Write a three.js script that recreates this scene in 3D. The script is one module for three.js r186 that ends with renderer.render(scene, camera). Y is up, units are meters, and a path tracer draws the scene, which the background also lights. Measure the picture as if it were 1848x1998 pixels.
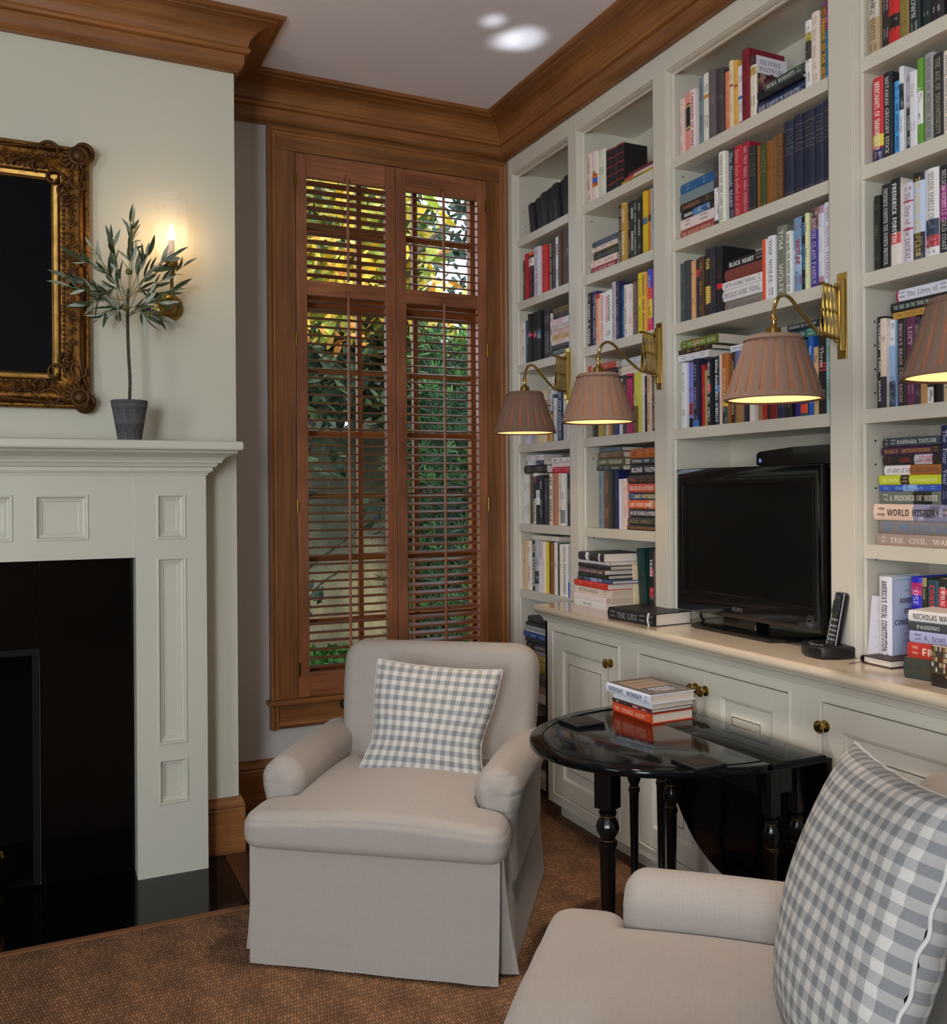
import * as THREE from 'three';
import { RoundedBoxGeometry } from 'three/addons/geometries/RoundedBoxGeometry.js';
import { mergeGeometries, mergeVertices, toCreasedNormals } from 'three/addons/utils/BufferGeometryUtils.js';
import { FontLoader } from 'three/addons/loaders/FontLoader.js';
import { TextGeometry } from 'three/addons/geometries/TextGeometry.js';
import { RectAreaLightUniformsLib } from 'three/addons/lights/RectAreaLightUniformsLib.js';

// ---------------------------------------------------------------- camera, sky, sun, area lights, exposure
const scene = new THREE.Scene();
const W = 1848, H = 1998;
const camera = new THREE.PerspectiveCamera(57.74, W / H, 0.05, 60);
camera.position.set(0, 1.3, 0);
camera.rotation.set(-0.0009, -0.44103, -0.00661, 'YXZ');
camera.setViewOffset(W, H, 0, 39.5, W, H);       // shifted lens: verticals stay upright
const renderer = new THREE.WebGLRenderer({ antialias: true });
renderer.toneMapping = THREE.LinearToneMapping;
renderer.toneMappingExposure = 1.0;
renderer.shadowMap.enabled = true;
renderer.shadowMap.type = THREE.PCFSoftShadowMap;
RectAreaLightUniformsLib.init();

scene.background = new THREE.Color(0.62, 0.74, 0.92);
scene.backgroundIntensity = 3.0;
const sun = new THREE.DirectionalLight(0xfff2dc, 5.2);   // hazy sun over the house, on the garden
sun.position.set(-0.6, 10.0, 1.3); sun.target.position.set(1.8, 1.6, -5.9); sun.shadow.radius = 14;
sun.castShadow = true; sun.shadow.mapSize.set(2048, 2048);
Object.assign(sun.shadow.camera, { left: -5, right: 5, top: 5, bottom: -5, near: 0.5, far: 25 });
scene.add(sun, sun.target);

// daylight of the tall window behind the camera, to the left
const KEY = { x: -1.95, y: 1.55, z: 2.22, w: 0.95, h: 1.75 };
const keyLight = new THREE.RectAreaLight(new THREE.Color(0.87, 0.95, 1.0), 23.5, KEY.w, KEY.h);
keyLight.position.set(KEY.x, KEY.y, KEY.z); keyLight.lookAt(0.55, 1.35, -3.42);
scene.add(keyLight);
// daylight of an unseen left window, placed to light the bookcase and ceiling
const SIDE = { x: -3.02, y: 1.6, z: 0.35, w: 1.0, h: 1.7 };
const sideLight = new THREE.RectAreaLight(new THREE.Color(0.86, 0.94, 1.0), 9, SIDE.w, SIDE.h);
sideLight.position.set(SIDE.x, SIDE.y, SIDE.z); sideLight.lookAt(2, 1.5, SIDE.z);
scene.add(sideLight);

// warm ceiling lamp out of view, placed to light the seats from above
const DOWN = { x: 1.18, y: 2.955, z: -2.0 };
const unseenDownLight = new THREE.SpotLight(new THREE.Color(1.0, 0.86, 0.74), 10, 0, 0.52, 0.85, 2);
unseenDownLight.position.set(DOWN.x, DOWN.y, DOWN.z); unseenDownLight.target.position.set(DOWN.x, 0, DOWN.z); unseenDownLight.castShadow = true; unseenDownLight.shadow.radius = 3;
scene.add(unseenDownLight, unseenDownLight.target);

// unseen floor spots standing in for reflected light: they throw the bright ceiling patch
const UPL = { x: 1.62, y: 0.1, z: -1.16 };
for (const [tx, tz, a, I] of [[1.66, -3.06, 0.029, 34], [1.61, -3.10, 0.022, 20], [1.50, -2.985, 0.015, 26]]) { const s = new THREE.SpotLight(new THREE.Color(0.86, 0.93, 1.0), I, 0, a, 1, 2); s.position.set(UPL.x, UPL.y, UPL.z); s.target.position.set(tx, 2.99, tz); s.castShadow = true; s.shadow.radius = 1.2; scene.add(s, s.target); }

// ---------------------------------------------------------------- helpers
let seed = 7;
const rnd = () => { seed = (seed + 0x6d2b79f5) | 0; let t = Math.imul(seed ^ (seed >>> 15), 1 | seed); t = (t + Math.imul(t ^ (t >>> 7), 61 | t)) ^ t; return ((t ^ (t >>> 14)) >>> 0) / 4294967296; };
const rr = (a, b) => a + (b - a) * rnd();
const V3 = (x, y, z) => new THREE.Vector3(x, y, z);
const clamp = (x, a, b) => Math.min(b, Math.max(a, x));
const sstep = (a, b, x) => { const t = clamp((x - a) / (b - a), 0, 1); return t * t * (3 - 2 * t); };
const mix = (a, b, t) => a + (b - a) * t;
const PI = Math.PI;
const used = new Map();
function numbered(n) { const k = used.get(n) || 0; used.set(n, k + 1); return k ? n + '_' + String(k).padStart(3, '0') : n; }
function mesh(name, geo, mat, parent) {
  const m = new THREE.Mesh(geo, mat); m.castShadow = m.receiveShadow = true; m.name = parent ? name : numbered(name);
  (parent || scene).add(m); return m;
}
function tag(o, label, category, group) { o.userData.label = label; o.userData.category = category; if (group) o.userData.group = group; return o; }
function thing(name, label, category, pos = [0, 0, 0], turn = 0, group) {
  const g = new THREE.Group(); g.name = numbered(name); g.position.set(...pos); g.rotation.y = turn; scene.add(g);
  return tag(g, label, category, group);
}
function struct(name, geo, mat) { const m = mesh(name, geo, mat); m.name = name; m.userData.kind = 'structure'; return m; }
function structGroup(name) { const g = new THREE.Group(); g.name = name; g.userData.kind = 'structure'; scene.add(g); return g; }
// texture coordinates in metres from the side each triangle faces; grain names the axis that u runs along
function triUV(geo, grain = 'x', shift = 0) {
  const g = geo.index ? geo.toNonIndexed() : geo; const p = g.attributes.position, uv = new Float32Array(p.count * 2);
  const a = V3(), b = V3(), c = V3(), n = V3(); const gi = 'xyz'.indexOf(grain);
  for (let i = 0; i < p.count; i += 3) {
    a.fromBufferAttribute(p, i); b.fromBufferAttribute(p, i + 1); c.fromBufferAttribute(p, i + 2);
    n.copy(b).sub(a).cross(c.clone().sub(a)); const q = [Math.abs(n.x), Math.abs(n.y), Math.abs(n.z)]; const m = q.indexOf(Math.max(...q));
    let u = gi, v; if (m === gi) { u = (gi + 1) % 3; v = (gi + 2) % 3; } else v = 3 - gi - m;
    for (let k = 0; k < 3; k++) { const P = [p.getX(i + k), p.getY(i + k), p.getZ(i + k)]; uv[(i + k) * 2] = P[u] + shift; uv[(i + k) * 2 + 1] = P[v] + shift * 0.37; }
  }
  g.setAttribute('uv', new THREE.BufferAttribute(uv, 2)); return g;
}
function box(w, h, d, x, y, z) { const g = new THREE.BoxGeometry(w, h, d); g.translate(x, y, z); return g; }
// box between two corners, edges eased by r
function bx(x0, x1, y0, y1, z0, z1, r = 0, grain = 'x', shift = 0) {
  const w = Math.abs(x1 - x0), h = Math.abs(y1 - y0), d = Math.abs(z1 - z0);
  const g = r > 0 ? new RoundedBoxGeometry(w, h, d, 1, Math.min(r, w / 2.01, h / 2.01, d / 2.01)) : new THREE.BoxGeometry(w, h, d);
  g.translate((x0 + x1) / 2, (y0 + y1) / 2, (z0 + z1) / 2); return triUV(g, grain, shift);
}
const clean = (g) => { const o = g.index ? g.toNonIndexed() : g; for (const k of Object.keys(o.attributes)) if (!['position', 'normal', 'uv'].includes(k)) o.deleteAttribute(k); o.morphAttributes = {}; return o; };
const merge = (...gs) => mergeGeometries(gs.flat().map(clean));
// a moulding: profile points (out, up) swept along a path in the plane whose normal is `up`; corners are mitred
function sweep(profile, path, up, closed = false, flip = 1, crease = 0.5, grain) {
  const n = path.length, P = path.map((p) => V3(...p)), U = V3(...up).normalize(); const rings = [];
  for (let i = 0; i < n; i++) {
    const prev = closed ? P[(i + n - 1) % n] : P[Math.max(i - 1, 0)], next = closed ? P[(i + 1) % n] : P[Math.min(i + 1, n - 1)];
    let d0 = P[i].clone().sub(prev), d1 = next.clone().sub(P[i]); if (d0.lengthSq() < 1e-12) d0 = d1.clone(); if (d1.lengthSq() < 1e-12) d1 = d0.clone();
    d0.normalize(); d1.normalize();
    const o0 = d0.clone().cross(U).multiplyScalar(flip), o1 = d1.clone().cross(U).multiplyScalar(flip); const m = o0.clone().add(o1).normalize(); m.multiplyScalar(1 / Math.max(0.2, m.dot(o1)));
    rings.push(profile.map(([a, b]) => P[i].clone().addScaledVector(m, a).addScaledVector(U, b)));
  }
  const pos = [], uvs = []; const k = profile.length; let run = 0; const acc = [0]; for (let j = 1; j < k; j++) acc.push(acc[j - 1] + Math.hypot(profile[j][0] - profile[j - 1][0], profile[j][1] - profile[j - 1][1]));
  const segs = closed ? n : n - 1;
  for (let i = 0; i < segs; i++) {
    const A = rings[i], B = rings[(i + 1) % n]; const L = P[i].distanceTo(P[(i + 1) % n]);
    for (let j = 0; j < k - 1; j++) {
      const q = [A[j], B[j], B[j + 1], A[j + 1]], t = [[run, acc[j]], [run + L, acc[j]], [run + L, acc[j + 1]], [run, acc[j + 1]]];
      for (const x of flip > 0 ? [0, 1, 2, 0, 2, 3] : [0, 2, 1, 0, 3, 2]) { pos.push(q[x].x, q[x].y, q[x].z); uvs.push(t[x][0] + i * 0.41, t[x][1]); }
    }
    run += L;
  }
  if (!closed) for (const [R, s] of [[rings[0], 1], [rings[n - 1], -1]]) {
    const sh = THREE.ShapeUtils.triangulateShape(profile.map((p) => new THREE.Vector2(...p)), []);
    for (const t of sh) { for (const x of s * flip > 0 ? t : [t[0], t[2], t[1]]) { pos.push(R[x].x, R[x].y, R[x].z); uvs.push(profile[x][0], profile[x][1]); } }
  }
  const g = new THREE.BufferGeometry(); g.setAttribute('position', new THREE.Float32BufferAttribute(pos, 3)); g.setAttribute('uv', new THREE.Float32BufferAttribute(uvs, 2));
  return toCreasedNormals(g, crease);
}
function lathe(pts, seg = 24, crease = 0.6) { return toCreasedNormals(new THREE.LatheGeometry(pts.map((p) => new THREE.Vector2(...p)), seg), crease); }
function tube(pts, r, seg = 24, rad = 8, closed = false) { return new THREE.TubeGeometry(new THREE.CatmullRomCurve3(pts.map((p) => V3(...p)), closed), seg, r, rad, closed); }
function cyl(r0, r1, a, b, seg = 12) {   // cylinder between two points
  const A = V3(...a), B = V3(...b), L = A.distanceTo(B); const g = new THREE.CylinderGeometry(r1, r0, L, seg);
  g.applyQuaternion(new THREE.Quaternion().setFromUnitVectors(V3(0, 1, 0), B.clone().sub(A).normalize())); const m = A.add(B).multiplyScalar(0.5); g.translate(m.x, m.y, m.z); return g;
}
function bar(a, b, w, t, side) {      // flat bar between two points, w across in the plane holding `side`
  const A = V3(...a), B = V3(...b), L = A.distanceTo(B); const g = new RoundedBoxGeometry(w, L, t, 1, Math.min(w, t) * 0.3);
  const y = B.clone().sub(A).normalize(), z = V3(...side).normalize(), x = y.clone().cross(z).normalize(); z.copy(x).cross(y);
  g.applyMatrix4(new THREE.Matrix4().makeBasis(x, y, z)); const m = A.add(B).multiplyScalar(0.5); g.translate(m.x, m.y, m.z); return g;
}
// surface of a distance field on a regular grid (one vertex per crossed cell), smooth normals from the field
function fieldMesh(f, lo, hi, h) {
  const N = lo.map((l, i) => Math.ceil((hi[i] - l) / h) + 1), [nx, ny, nz] = N; const val = new Float32Array(nx * ny * nz); const id = (i, j, k) => (k * ny + j) * nx + i;
  for (let k = 0; k < nz; k++) for (let j = 0; j < ny; j++) for (let i = 0; i < nx; i++) val[id(i, j, k)] = f(lo[0] + i * h, lo[1] + j * h, lo[2] + k * h);
  const vert = new Int32Array(nx * ny * nz).fill(-1), pos = [];
  for (let k = 0; k < nz - 1; k++) for (let j = 0; j < ny - 1; j++) for (let i = 0; i < nx - 1; i++) {
    let sx = 0, sy = 0, sz = 0, c = 0;
    const edge = (a, b, ax, ay, az, bx_, by, bz) => { const va = val[a], vb = val[b]; if (va < 0 !== vb < 0) { const t = va / (va - vb); sx += ax + (bx_ - ax) * t; sy += ay + (by - ay) * t; sz += az + (bz - az) * t; c++; } };
    const o = (x, y, z) => id(i + x, j + y, k + z);
    for (const y of [0, 1]) for (const z of [0, 1]) edge(o(0, y, z), o(1, y, z), 0, y, z, 1, y, z);
    for (const x of [0, 1]) for (const z of [0, 1]) edge(o(x, 0, z), o(x, 1, z), x, 0, z, x, 1, z);
    for (const x of [0, 1]) for (const y of [0, 1]) edge(o(x, y, 0), o(x, y, 1), x, y, 0, x, y, 1);
    if (c) { vert[id(i, j, k)] = pos.length / 3; pos.push(lo[0] + (i + sx / c) * h, lo[1] + (j + sy / c) * h, lo[2] + (k + sz / c) * h); }
  }
  const idx = []; const quad = (a, b, c, d, s) => { if (Math.min(a, b, c, d) < 0) return; if (s) idx.push(a, b, c, a, c, d); else idx.push(a, c, b, a, d, c); };
  for (let k = 1; k < nz - 1; k++) for (let j = 1; j < ny - 1; j++) for (let i = 1; i < nx - 1; i++) {
    const v = val[id(i, j, k)] < 0;
    if (v !== val[id(i + 1, j, k)] < 0) quad(vert[id(i, j - 1, k - 1)], vert[id(i, j, k - 1)], vert[id(i, j, k)], vert[id(i, j - 1, k)], v);
    if (v !== val[id(i, j + 1, k)] < 0) quad(vert[id(i - 1, j, k - 1)], vert[id(i - 1, j, k)], vert[id(i, j, k)], vert[id(i, j, k - 1)], v);
    if (v !== val[id(i, j, k + 1)] < 0) quad(vert[id(i - 1, j - 1, k)], vert[id(i, j - 1, k)], vert[id(i, j, k)], vert[id(i - 1, j, k)], v);
  }
  const nor = new Float32Array(pos.length), e = h * 0.5, n = V3();
  for (let i = 0; i < pos.length; i += 3) { const [x, y, z] = [pos[i], pos[i + 1], pos[i + 2]]; n.set(f(x + e, y, z) - f(x - e, y, z), f(x, y + e, z) - f(x, y - e, z), f(x, y, z + e) - f(x, y, z - e)).normalize(); nor[i] = n.x; nor[i + 1] = n.y; nor[i + 2] = n.z; }
  const g = new THREE.BufferGeometry(); g.setAttribute('position', new THREE.Float32BufferAttribute(pos, 3)); g.setAttribute('normal', new THREE.BufferAttribute(nor, 3)); g.setIndex(idx); return g;
}
const smin = (a, b, k) => { const h = clamp(0.5 + 0.5 * (b - a) / k, 0, 1); return mix(b, a, h) - k * h * (1 - h); };
const rbox3 = (x, y, z, hx, hy, hz, r) => { const a = Math.abs(x) - hx + r, b = Math.abs(y) - hy + r, c = Math.abs(z) - hz + r; return Math.hypot(Math.max(a, 0), Math.max(b, 0), Math.max(c, 0)) + Math.min(Math.max(a, b, c), 0) - r; };

// ---------------------------------------------------------------- computed textures
const hash = (x, y) => { let h = Math.imul(x | 0, 374761393) + Math.imul(y | 0, 668265263); h = Math.imul(h ^ (h >>> 13), 1274126177); return ((h ^ (h >>> 16)) >>> 0) / 4294967296; };
function vn(x, y, px, py) { const X = Math.floor(x), Y = Math.floor(y), fx = x - X, fy = y - Y, s = fx * fx * (3 - 2 * fx), t = fy * fy * (3 - 2 * fy); const w = (a, p) => ((a % p) + p) % p; const h = (i, j) => hash(w(X + i, px), w(Y + j, py)); return mix(mix(h(0, 0), h(1, 0), s), mix(h(0, 1), h(1, 1), s), t); }
function dataTex(w, h, fn, srgb = true) {
  const d = new Uint8Array(w * h * 4); for (let y = 0; y < h; y++) for (let x = 0; x < w; x++) { const c = fn(x / w, y / h); const i = (y * w + x) * 4; for (let k = 0; k < 3; k++) d[i + k] = clamp(c[k], 0, 1) * 255; d[i + 3] = 255; }
  const t = new THREE.DataTexture(d, w, h); t.wrapS = t.wrapT = THREE.RepeatWrapping; t.magFilter = THREE.LinearFilter; t.minFilter = THREE.LinearMipmapLinearFilter; t.generateMipmaps = true; if (srgb) t.colorSpace = THREE.SRGBColorSpace; t.needsUpdate = true; return t;
}
const sized = (t, u, v = u) => { const c = t.clone(); c.repeat.set(1 / u, 1 / v); c.needsUpdate = true; return c; };
// wood, grain along u: long streaks, blotches of stain, pores
const woodT = dataTex(1024, 512, (u, v) => {
  const warp = vn(u * 3, v * 4, 3, 4) * 0.08; const s1 = vn(u * 6, (v + warp) * 90, 6, 90), s2 = vn(u * 14, (v + warp) * 220, 14, 220), b = vn(u * 5, v * 5, 5, 5), b2 = vn(u * 11 + 3, v * 9, 11, 9); const pore = vn(u * 60, v * 380, 60, 380) > 0.86 ? 0.9 : 1;
  const k = (0.72 + 0.16 * s1 + 0.1 * s2 + 0.2 * (b - 0.5) + 0.12 * (b2 - 0.5)) * pore; return [k * 0.86, k * 0.86 * (0.985 + 0.02 * b), k * 0.86 * (0.96 + 0.05 * b2)];
});
const weaveT = dataTex(256, 256, (u, v) => { const N = 64; const a = Math.floor(u * N), b = Math.floor(v * N); const over = (a + b) % 2; const fu = u * N - a, fv = v * N - b; const bump = over ? Math.sin(fu * PI) * (0.6 + 0.4 * Math.sin(fv * PI)) : Math.sin(fv * PI) * (0.6 + 0.4 * Math.sin(fu * PI)); const slub = 0.5 * vn(u * 4, v * 64, 4, 64) + 0.5 * vn(u * 64, v * 4, 64, 4); const k = 0.82 + 0.08 * bump + 0.05 * (slub - 0.5); return [k, k, k]; });
const ginghamT = dataTex(256, 256, (u, v) => {
  const a = Math.abs(((u + 0.25) % 1) - 0.5) < 0.25 ? 1 : 0, b = Math.abs(((v + 0.25) % 1) - 0.5) < 0.25 ? 1 : 0; const t = (a + b) / 2; const N = 24; const th = 0.94 + 0.06 * Math.sin(u * N * 2 * PI) * Math.sin(v * N * 2 * PI) + 0.05 * (vn(u * 40, v * 40, 40, 40) - 0.5);
  const w = [0.84, 0.825, 0.80], g = [0.53, 0.54, 0.55]; return [0, 1, 2].map((k) => mix(w[k], g[k], t) * th);
});
// sisal: fat cords in a basket weave, dark gaps between them
const rugF = (u, v) => { const N = 10, M = 20; const c = Math.floor(u * N), off = c % 2 ? 0.5 : 0; const fu = u * N - c, y = v * M + off, r = Math.floor(y), fv = y - r; const body = Math.pow(Math.sin(fu * PI), 0.5) * Math.pow(Math.sin(fv * PI), 0.7); const fib = vn(u * 30, v * 200, 30, 200); return [body, fib, hash(c, r % M)]; };
const rugT = dataTex(512, 512, (u, v) => { const [b, f, h] = rugF(u, v); const lo = vn(u * 3, v * 3, 3, 3); const k = (0.66 + 0.34 * b) * (0.8 + 0.34 * f) * (0.84 + 0.22 * h) * (0.9 + 0.2 * lo); return [k * 0.76, k * 0.575, k * 0.42]; });
const rugB = dataTex(512, 512, (u, v) => { const [b, f] = rugF(u, v); const k = 0.85 * b + 0.15 * f; return [k, k, k]; }, false);
// antique gilding: worn bright gold over dark bole
const giltT = dataTex(512, 512, (u, v) => { const n = 0.25 * vn(u * 9, v * 9, 9, 9) + 0.35 * vn(u * 27, v * 27, 27, 27) + 0.4 * vn(u * 80, v * 80, 80, 80); const t = sstep(0.30, 0.56, n); return [mix(0.36, 0.70, t), mix(0.24, 0.53, t), mix(0.11, 0.25, t)]; });
const giltR = dataTex(256, 256, (u, v) => { const n = 0.6 * vn(u * 14, v * 14, 14, 14) + 0.4 * vn(u * 50, v * 50, 50, 50); const k = 0.32 + 0.3 * n; return [k, k, k]; }, false);
const mottleT = dataTex(256, 256, (u, v) => { const n = 0.5 * vn(u * 5, v * 5, 5, 5) + 0.3 * vn(u * 18, v * 18, 18, 18) + 0.2 * vn(u * 70, v * 70, 70, 70); const k = 0.62 + 0.45 * (n - 0.3); return [k, k, k]; });
const barkT = dataTex(256, 256, (u, v) => { const n = 0.6 * vn(u * 22, v * 5, 22, 5) + 0.4 * vn(u * 50, v * 24, 50, 24); const k = 0.45 + 0.5 * n; return [k, k * 0.96, k * 0.9]; });

const std = (o) => new THREE.MeshStandardMaterial(o), phys = (o) => new THREE.MeshPhysicalMaterial(o);
const M = {
  wallCream: std({ color: 0xc9c7b6, roughness: 0.9 }),
  unseenWallTan: std({ color: 0x9a8468, roughness: 0.92 }),  // walls out of view, toned darker to deepen the shadows in the room
  wallBack: std({ color: 0xc8c2bd, roughness: 0.92 }),
  ceiling: std({ color: 0xf3eff6, roughness: 0.95 }),
  cream: phys({ color: 0xd6d0c1, roughness: 0.42, clearcoat: 0.15, clearcoatRoughness: 0.4 }),
  mantelPaint: phys({ color: 0xc8c6b8, roughness: 0.4, clearcoat: 0.15, clearcoatRoughness: 0.4 }),
  counter: phys({ color: 0xd8c9b2, roughness: 0.22, clearcoat: 0.5, clearcoatRoughness: 0.15 }),
  wood: phys({ color: 0xba783e, map: sized(woodT, 1.5, 0.5), bumpMap: sized(woodT, 1.5, 0.5), bumpScale: 0.0004, roughness: 0.42, clearcoat: 0.25, clearcoatRoughness: 0.35 }),
  shutterWood: phys({ color: 0xc67a50, map: sized(woodT, 1.0, 0.4), roughness: 0.34, clearcoat: 0.5, clearcoatRoughness: 0.3 }),
  sashWood: phys({ color: 0xc87434, map: sized(woodT, 0.8, 0.3), roughness: 0.45 }),
  darkFloor: phys({ color: 0x5a2e1a, map: sized(woodT, 1.2, 0.4), roughness: 0.3, clearcoat: 0.4, clearcoatRoughness: 0.2 }),
  granite: phys({ color: 0x050505, roughness: 0.1, specularIntensity: 0.5 }),
  soot: phys({ color: 0x050506, roughness: 0.9, specularIntensity: 0.2 }),
  ironDark: phys({ color: 0x060607, roughness: 0.7, specularIntensity: 0.4 }),
  rug: std({ color: 0xccc0b4, map: sized(rugT, 0.17, 0.17), bumpMap: sized(rugB, 0.17, 0.17), bumpScale: 0.003, roughness: 0.95 }),
  rugEdge: std({ color: 0x8a5c34, map: sized(weaveT, 0.06), roughness: 0.95 }),
  linen: phys({ color: 0xbfb6ae, map: sized(weaveT, 0.07), bumpMap: sized(weaveT, 0.07), bumpScale: 0.0004, roughness: 0.95, sheen: 0.3, sheenRoughness: 0.6, sheenColor: new THREE.Color(0.9, 0.85, 0.8) }),
  gingham: phys({ color: 0xffffff, map: sized(ginghamT, 0.031), roughness: 0.9, sheen: 0.2, sheenRoughness: 0.6 }),
  piping: std({ color: 0xc9c8c4, roughness: 0.9 }),
  lacquer: phys({ color: 0x08080a, roughness: 0.09, specularIntensity: 0.4 }),
  lacquerLeg: phys({ color: 0x08080a, roughness: 0.2 }),
  rubbedGold: std({ color: 0x5a3f1c, roughness: 0.4, metalness: 0.6 }),
  brass: std({ color: 0xb59a58, roughness: 0.13, metalness: 1 }),
  brassDull: std({ color: 0x94783e, roughness: 0.28, metalness: 1 }),
  gilt: std({ color: 0xc4b49c, map: sized(giltT, 0.22), roughnessMap: sized(giltR, 0.15), roughness: 1, metalness: 0.75, bumpMap: sized(giltT, 0.22), bumpScale: 0.0008 }),
  giltDark: std({ color: 0x86745c, map: sized(giltT, 0.12), roughness: 0.5, metalness: 0.55 }),
  giltLiner: std({ color: 0xb88c48, map: sized(mottleT, 0.2), roughness: 0.33, metalness: 0.9 }),
  darkCanvas: phys({ color: 0x0c0d12, map: sized(mottleT, 0.7), roughness: 0.5, specularIntensity: 0.15 }),
  shade: phys({ color: 0xb07c5a, map: sized(weaveT, 0.05), roughness: 0.95, transmission: 0.42, thickness: 0, side: THREE.DoubleSide }),
  pleat: phys({ color: 0x8e7060, map: sized(weaveT, 0.05), roughness: 0.95 }),
  lining: phys({ color: 0xfff0d8, roughness: 0.95 }),
  blackPlastic: phys({ color: 0x0a0a0c, roughness: 0.12, clearcoat: 0.6, clearcoatRoughness: 0.05 }),
  mattePlastic: phys({ color: 0x0e0e10, roughness: 0.42 }),
  screen: phys({ color: 0x070707, roughness: 0.32, specularIntensity: 0.5 }),
  silver: std({ color: 0xa8a8aa, roughness: 0.3, metalness: 0.9 }),
  glass: phys({ color: 0xffffff, transmission: 1, thickness: 0, roughness: 0.0, ior: 1.45 }),
  sconceGlass: phys({ color: 0xffffff, transmission: 0.94, thickness: 0, roughness: 0.03, ior: 1.5 }),
  pages: std({ color: 0xe2d8cc, roughness: 0.95 }),
  pot: std({ color: 0x7a797e, map: sized(mottleT, 0.09), bumpMap: sized(mottleT, 0.06), bumpScale: 0.0012, roughness: 0.95 }),
  soil: std({ color: 0x2a2018, roughness: 1 }),
  bark: std({ color: 0x6a675c, map: sized(barkT, 0.05), bumpMap: sized(barkT, 0.05), bumpScale: 0.001, roughness: 0.95 }),
  oliveTop: phys({ color: 0x3f4d33, roughness: 0.5, side: THREE.DoubleSide }),
  oliveUnder: phys({ color: 0xa3ad9c, roughness: 0.7, side: THREE.DoubleSide }),
  twig: std({ color: 0x7d7a5a, roughness: 0.9 }),
  olive: phys({ color: 0x5c5f26, roughness: 0.35 }),
};
// ---------------------------------------------------------------- the room shell
const ZW = -3.842, ZC = -3.419, XC = 0.662, XB = 1.981, CEIL = 2.99, XL = -3.1, ZF = 2.3;
const XR = 2.27;                                   // plaster behind the bookcase
struct('floor', merge(bx(XL - 0.1, XR + 0.1, -0.08, -0.012, ZW - 0.15, ZF + 0.15, 0, 'z')), M.darkFloor);
struct('ceiling', bx(XL - 0.2, XR + 0.2, CEIL, CEIL + 0.2, ZW - 0.2, ZF + 0.2), M.ceiling);
const WX0 = 0.965, WX1 = 1.905, WY0 = 0.45, WY1 = 2.745;
struct('wall_back', merge(bx(XL - 0.1, WX0, -0.08, CEIL, ZW - 0.15, ZW), bx(WX1, XR + 0.1, -0.08, CEIL, ZW - 0.15, ZW), bx(WX0, WX1, -0.08, WY0, ZW - 0.15, ZW), bx(WX0, WX1, WY1, CEIL, ZW - 0.15, ZW)), M.wallBack);
struct('wall_right', bx(XR, XR + 0.1, -0.08, CEIL, ZW, ZF + 0.1), M.wallCream);
function wallWithHole(axis, at, thick, a0, a1, h0, h1, y0, y1) {
  const P = (p0, p1, q0, q1) => axis === 'z' ? bx(p0, p1, q0, q1, at, at + thick) : bx(at, at + thick, q0, q1, p0, p1);
  return merge(P(a0, h0, -0.08, CEIL), P(h1, a1, -0.08, CEIL), P(h0, h1, -0.08, y0), P(h0, h1, y1, CEIL));
}
struct('wall_front', wallWithHole('z', ZF, 0.12, XL - 0.1, XR + 0.1, KEY.x - KEY.w / 2, KEY.x + KEY.w / 2, KEY.y - KEY.h / 2, KEY.y + KEY.h / 2), M.unseenWallTan);
struct('wall_left', wallWithHole('x', XL - 0.12, 0.12, ZW, ZF + 0.1, SIDE.z - SIDE.w / 2, SIDE.z + SIDE.w / 2, SIDE.y - SIDE.h / 2, SIDE.y + SIDE.h / 2), M.unseenWallTan);
// unseen windows lighting the room from behind and left; glowing panes stand for daylight
for (const [n, L, axis] of [[2, KEY, 'z'], [3, SIDE, 'x']]) {
  const g = structGroup('window_' + n);
  const put = (a, b, y, w, h, d) => axis === 'z' ? box(w, h, d, L.x + a, L.y + y, ZF + 0.05 + b) : box(d, h, w, XL - 0.05 - b, L.y + y, L.z + a);
  mesh('pane', put(0, 0.02, 0, L.w, L.h, 0.006), std({ color: 0x000000, emissive: new THREE.Color(0.9, 0.96, 1), emissiveIntensity: 2.2 }), g);
  const bars = []; for (let i = -1; i <= 1; i++) bars.push(put(i * L.w / 2 * 0.98, 0, 0, 0.035, L.h, 0.03)); for (let i = -3; i <= 3; i++) bars.push(put(0, 0, i * L.h / 6 * 0.98, L.w, 0.03, 0.03));
  mesh('window_frame', merge(bars), M.wood, g);
}
{ // trim ring and glowing lens of the unseen ceiling lamp
  const g = thing('unseen_ceiling_lamp', 'unseen ceiling lamp out of view, placed to light the armchair seats from above', 'light', [DOWN.x, CEIL, DOWN.z]);
  mesh('ring', lathe([[0.062, 0], [0.062, -0.006], [0.07, -0.009], [0.082, -0.006], [0.086, -0.0005]], 36), M.cream, g);
  mesh('lens', new THREE.CylinderGeometry(0.061, 0.061, 0.003, 32).translate(0, -0.004, 0), std({ color: 0x000000, emissive: new THREE.Color(1, 0.88, 0.74), emissiveIntensity: 3 }), g);
}
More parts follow.
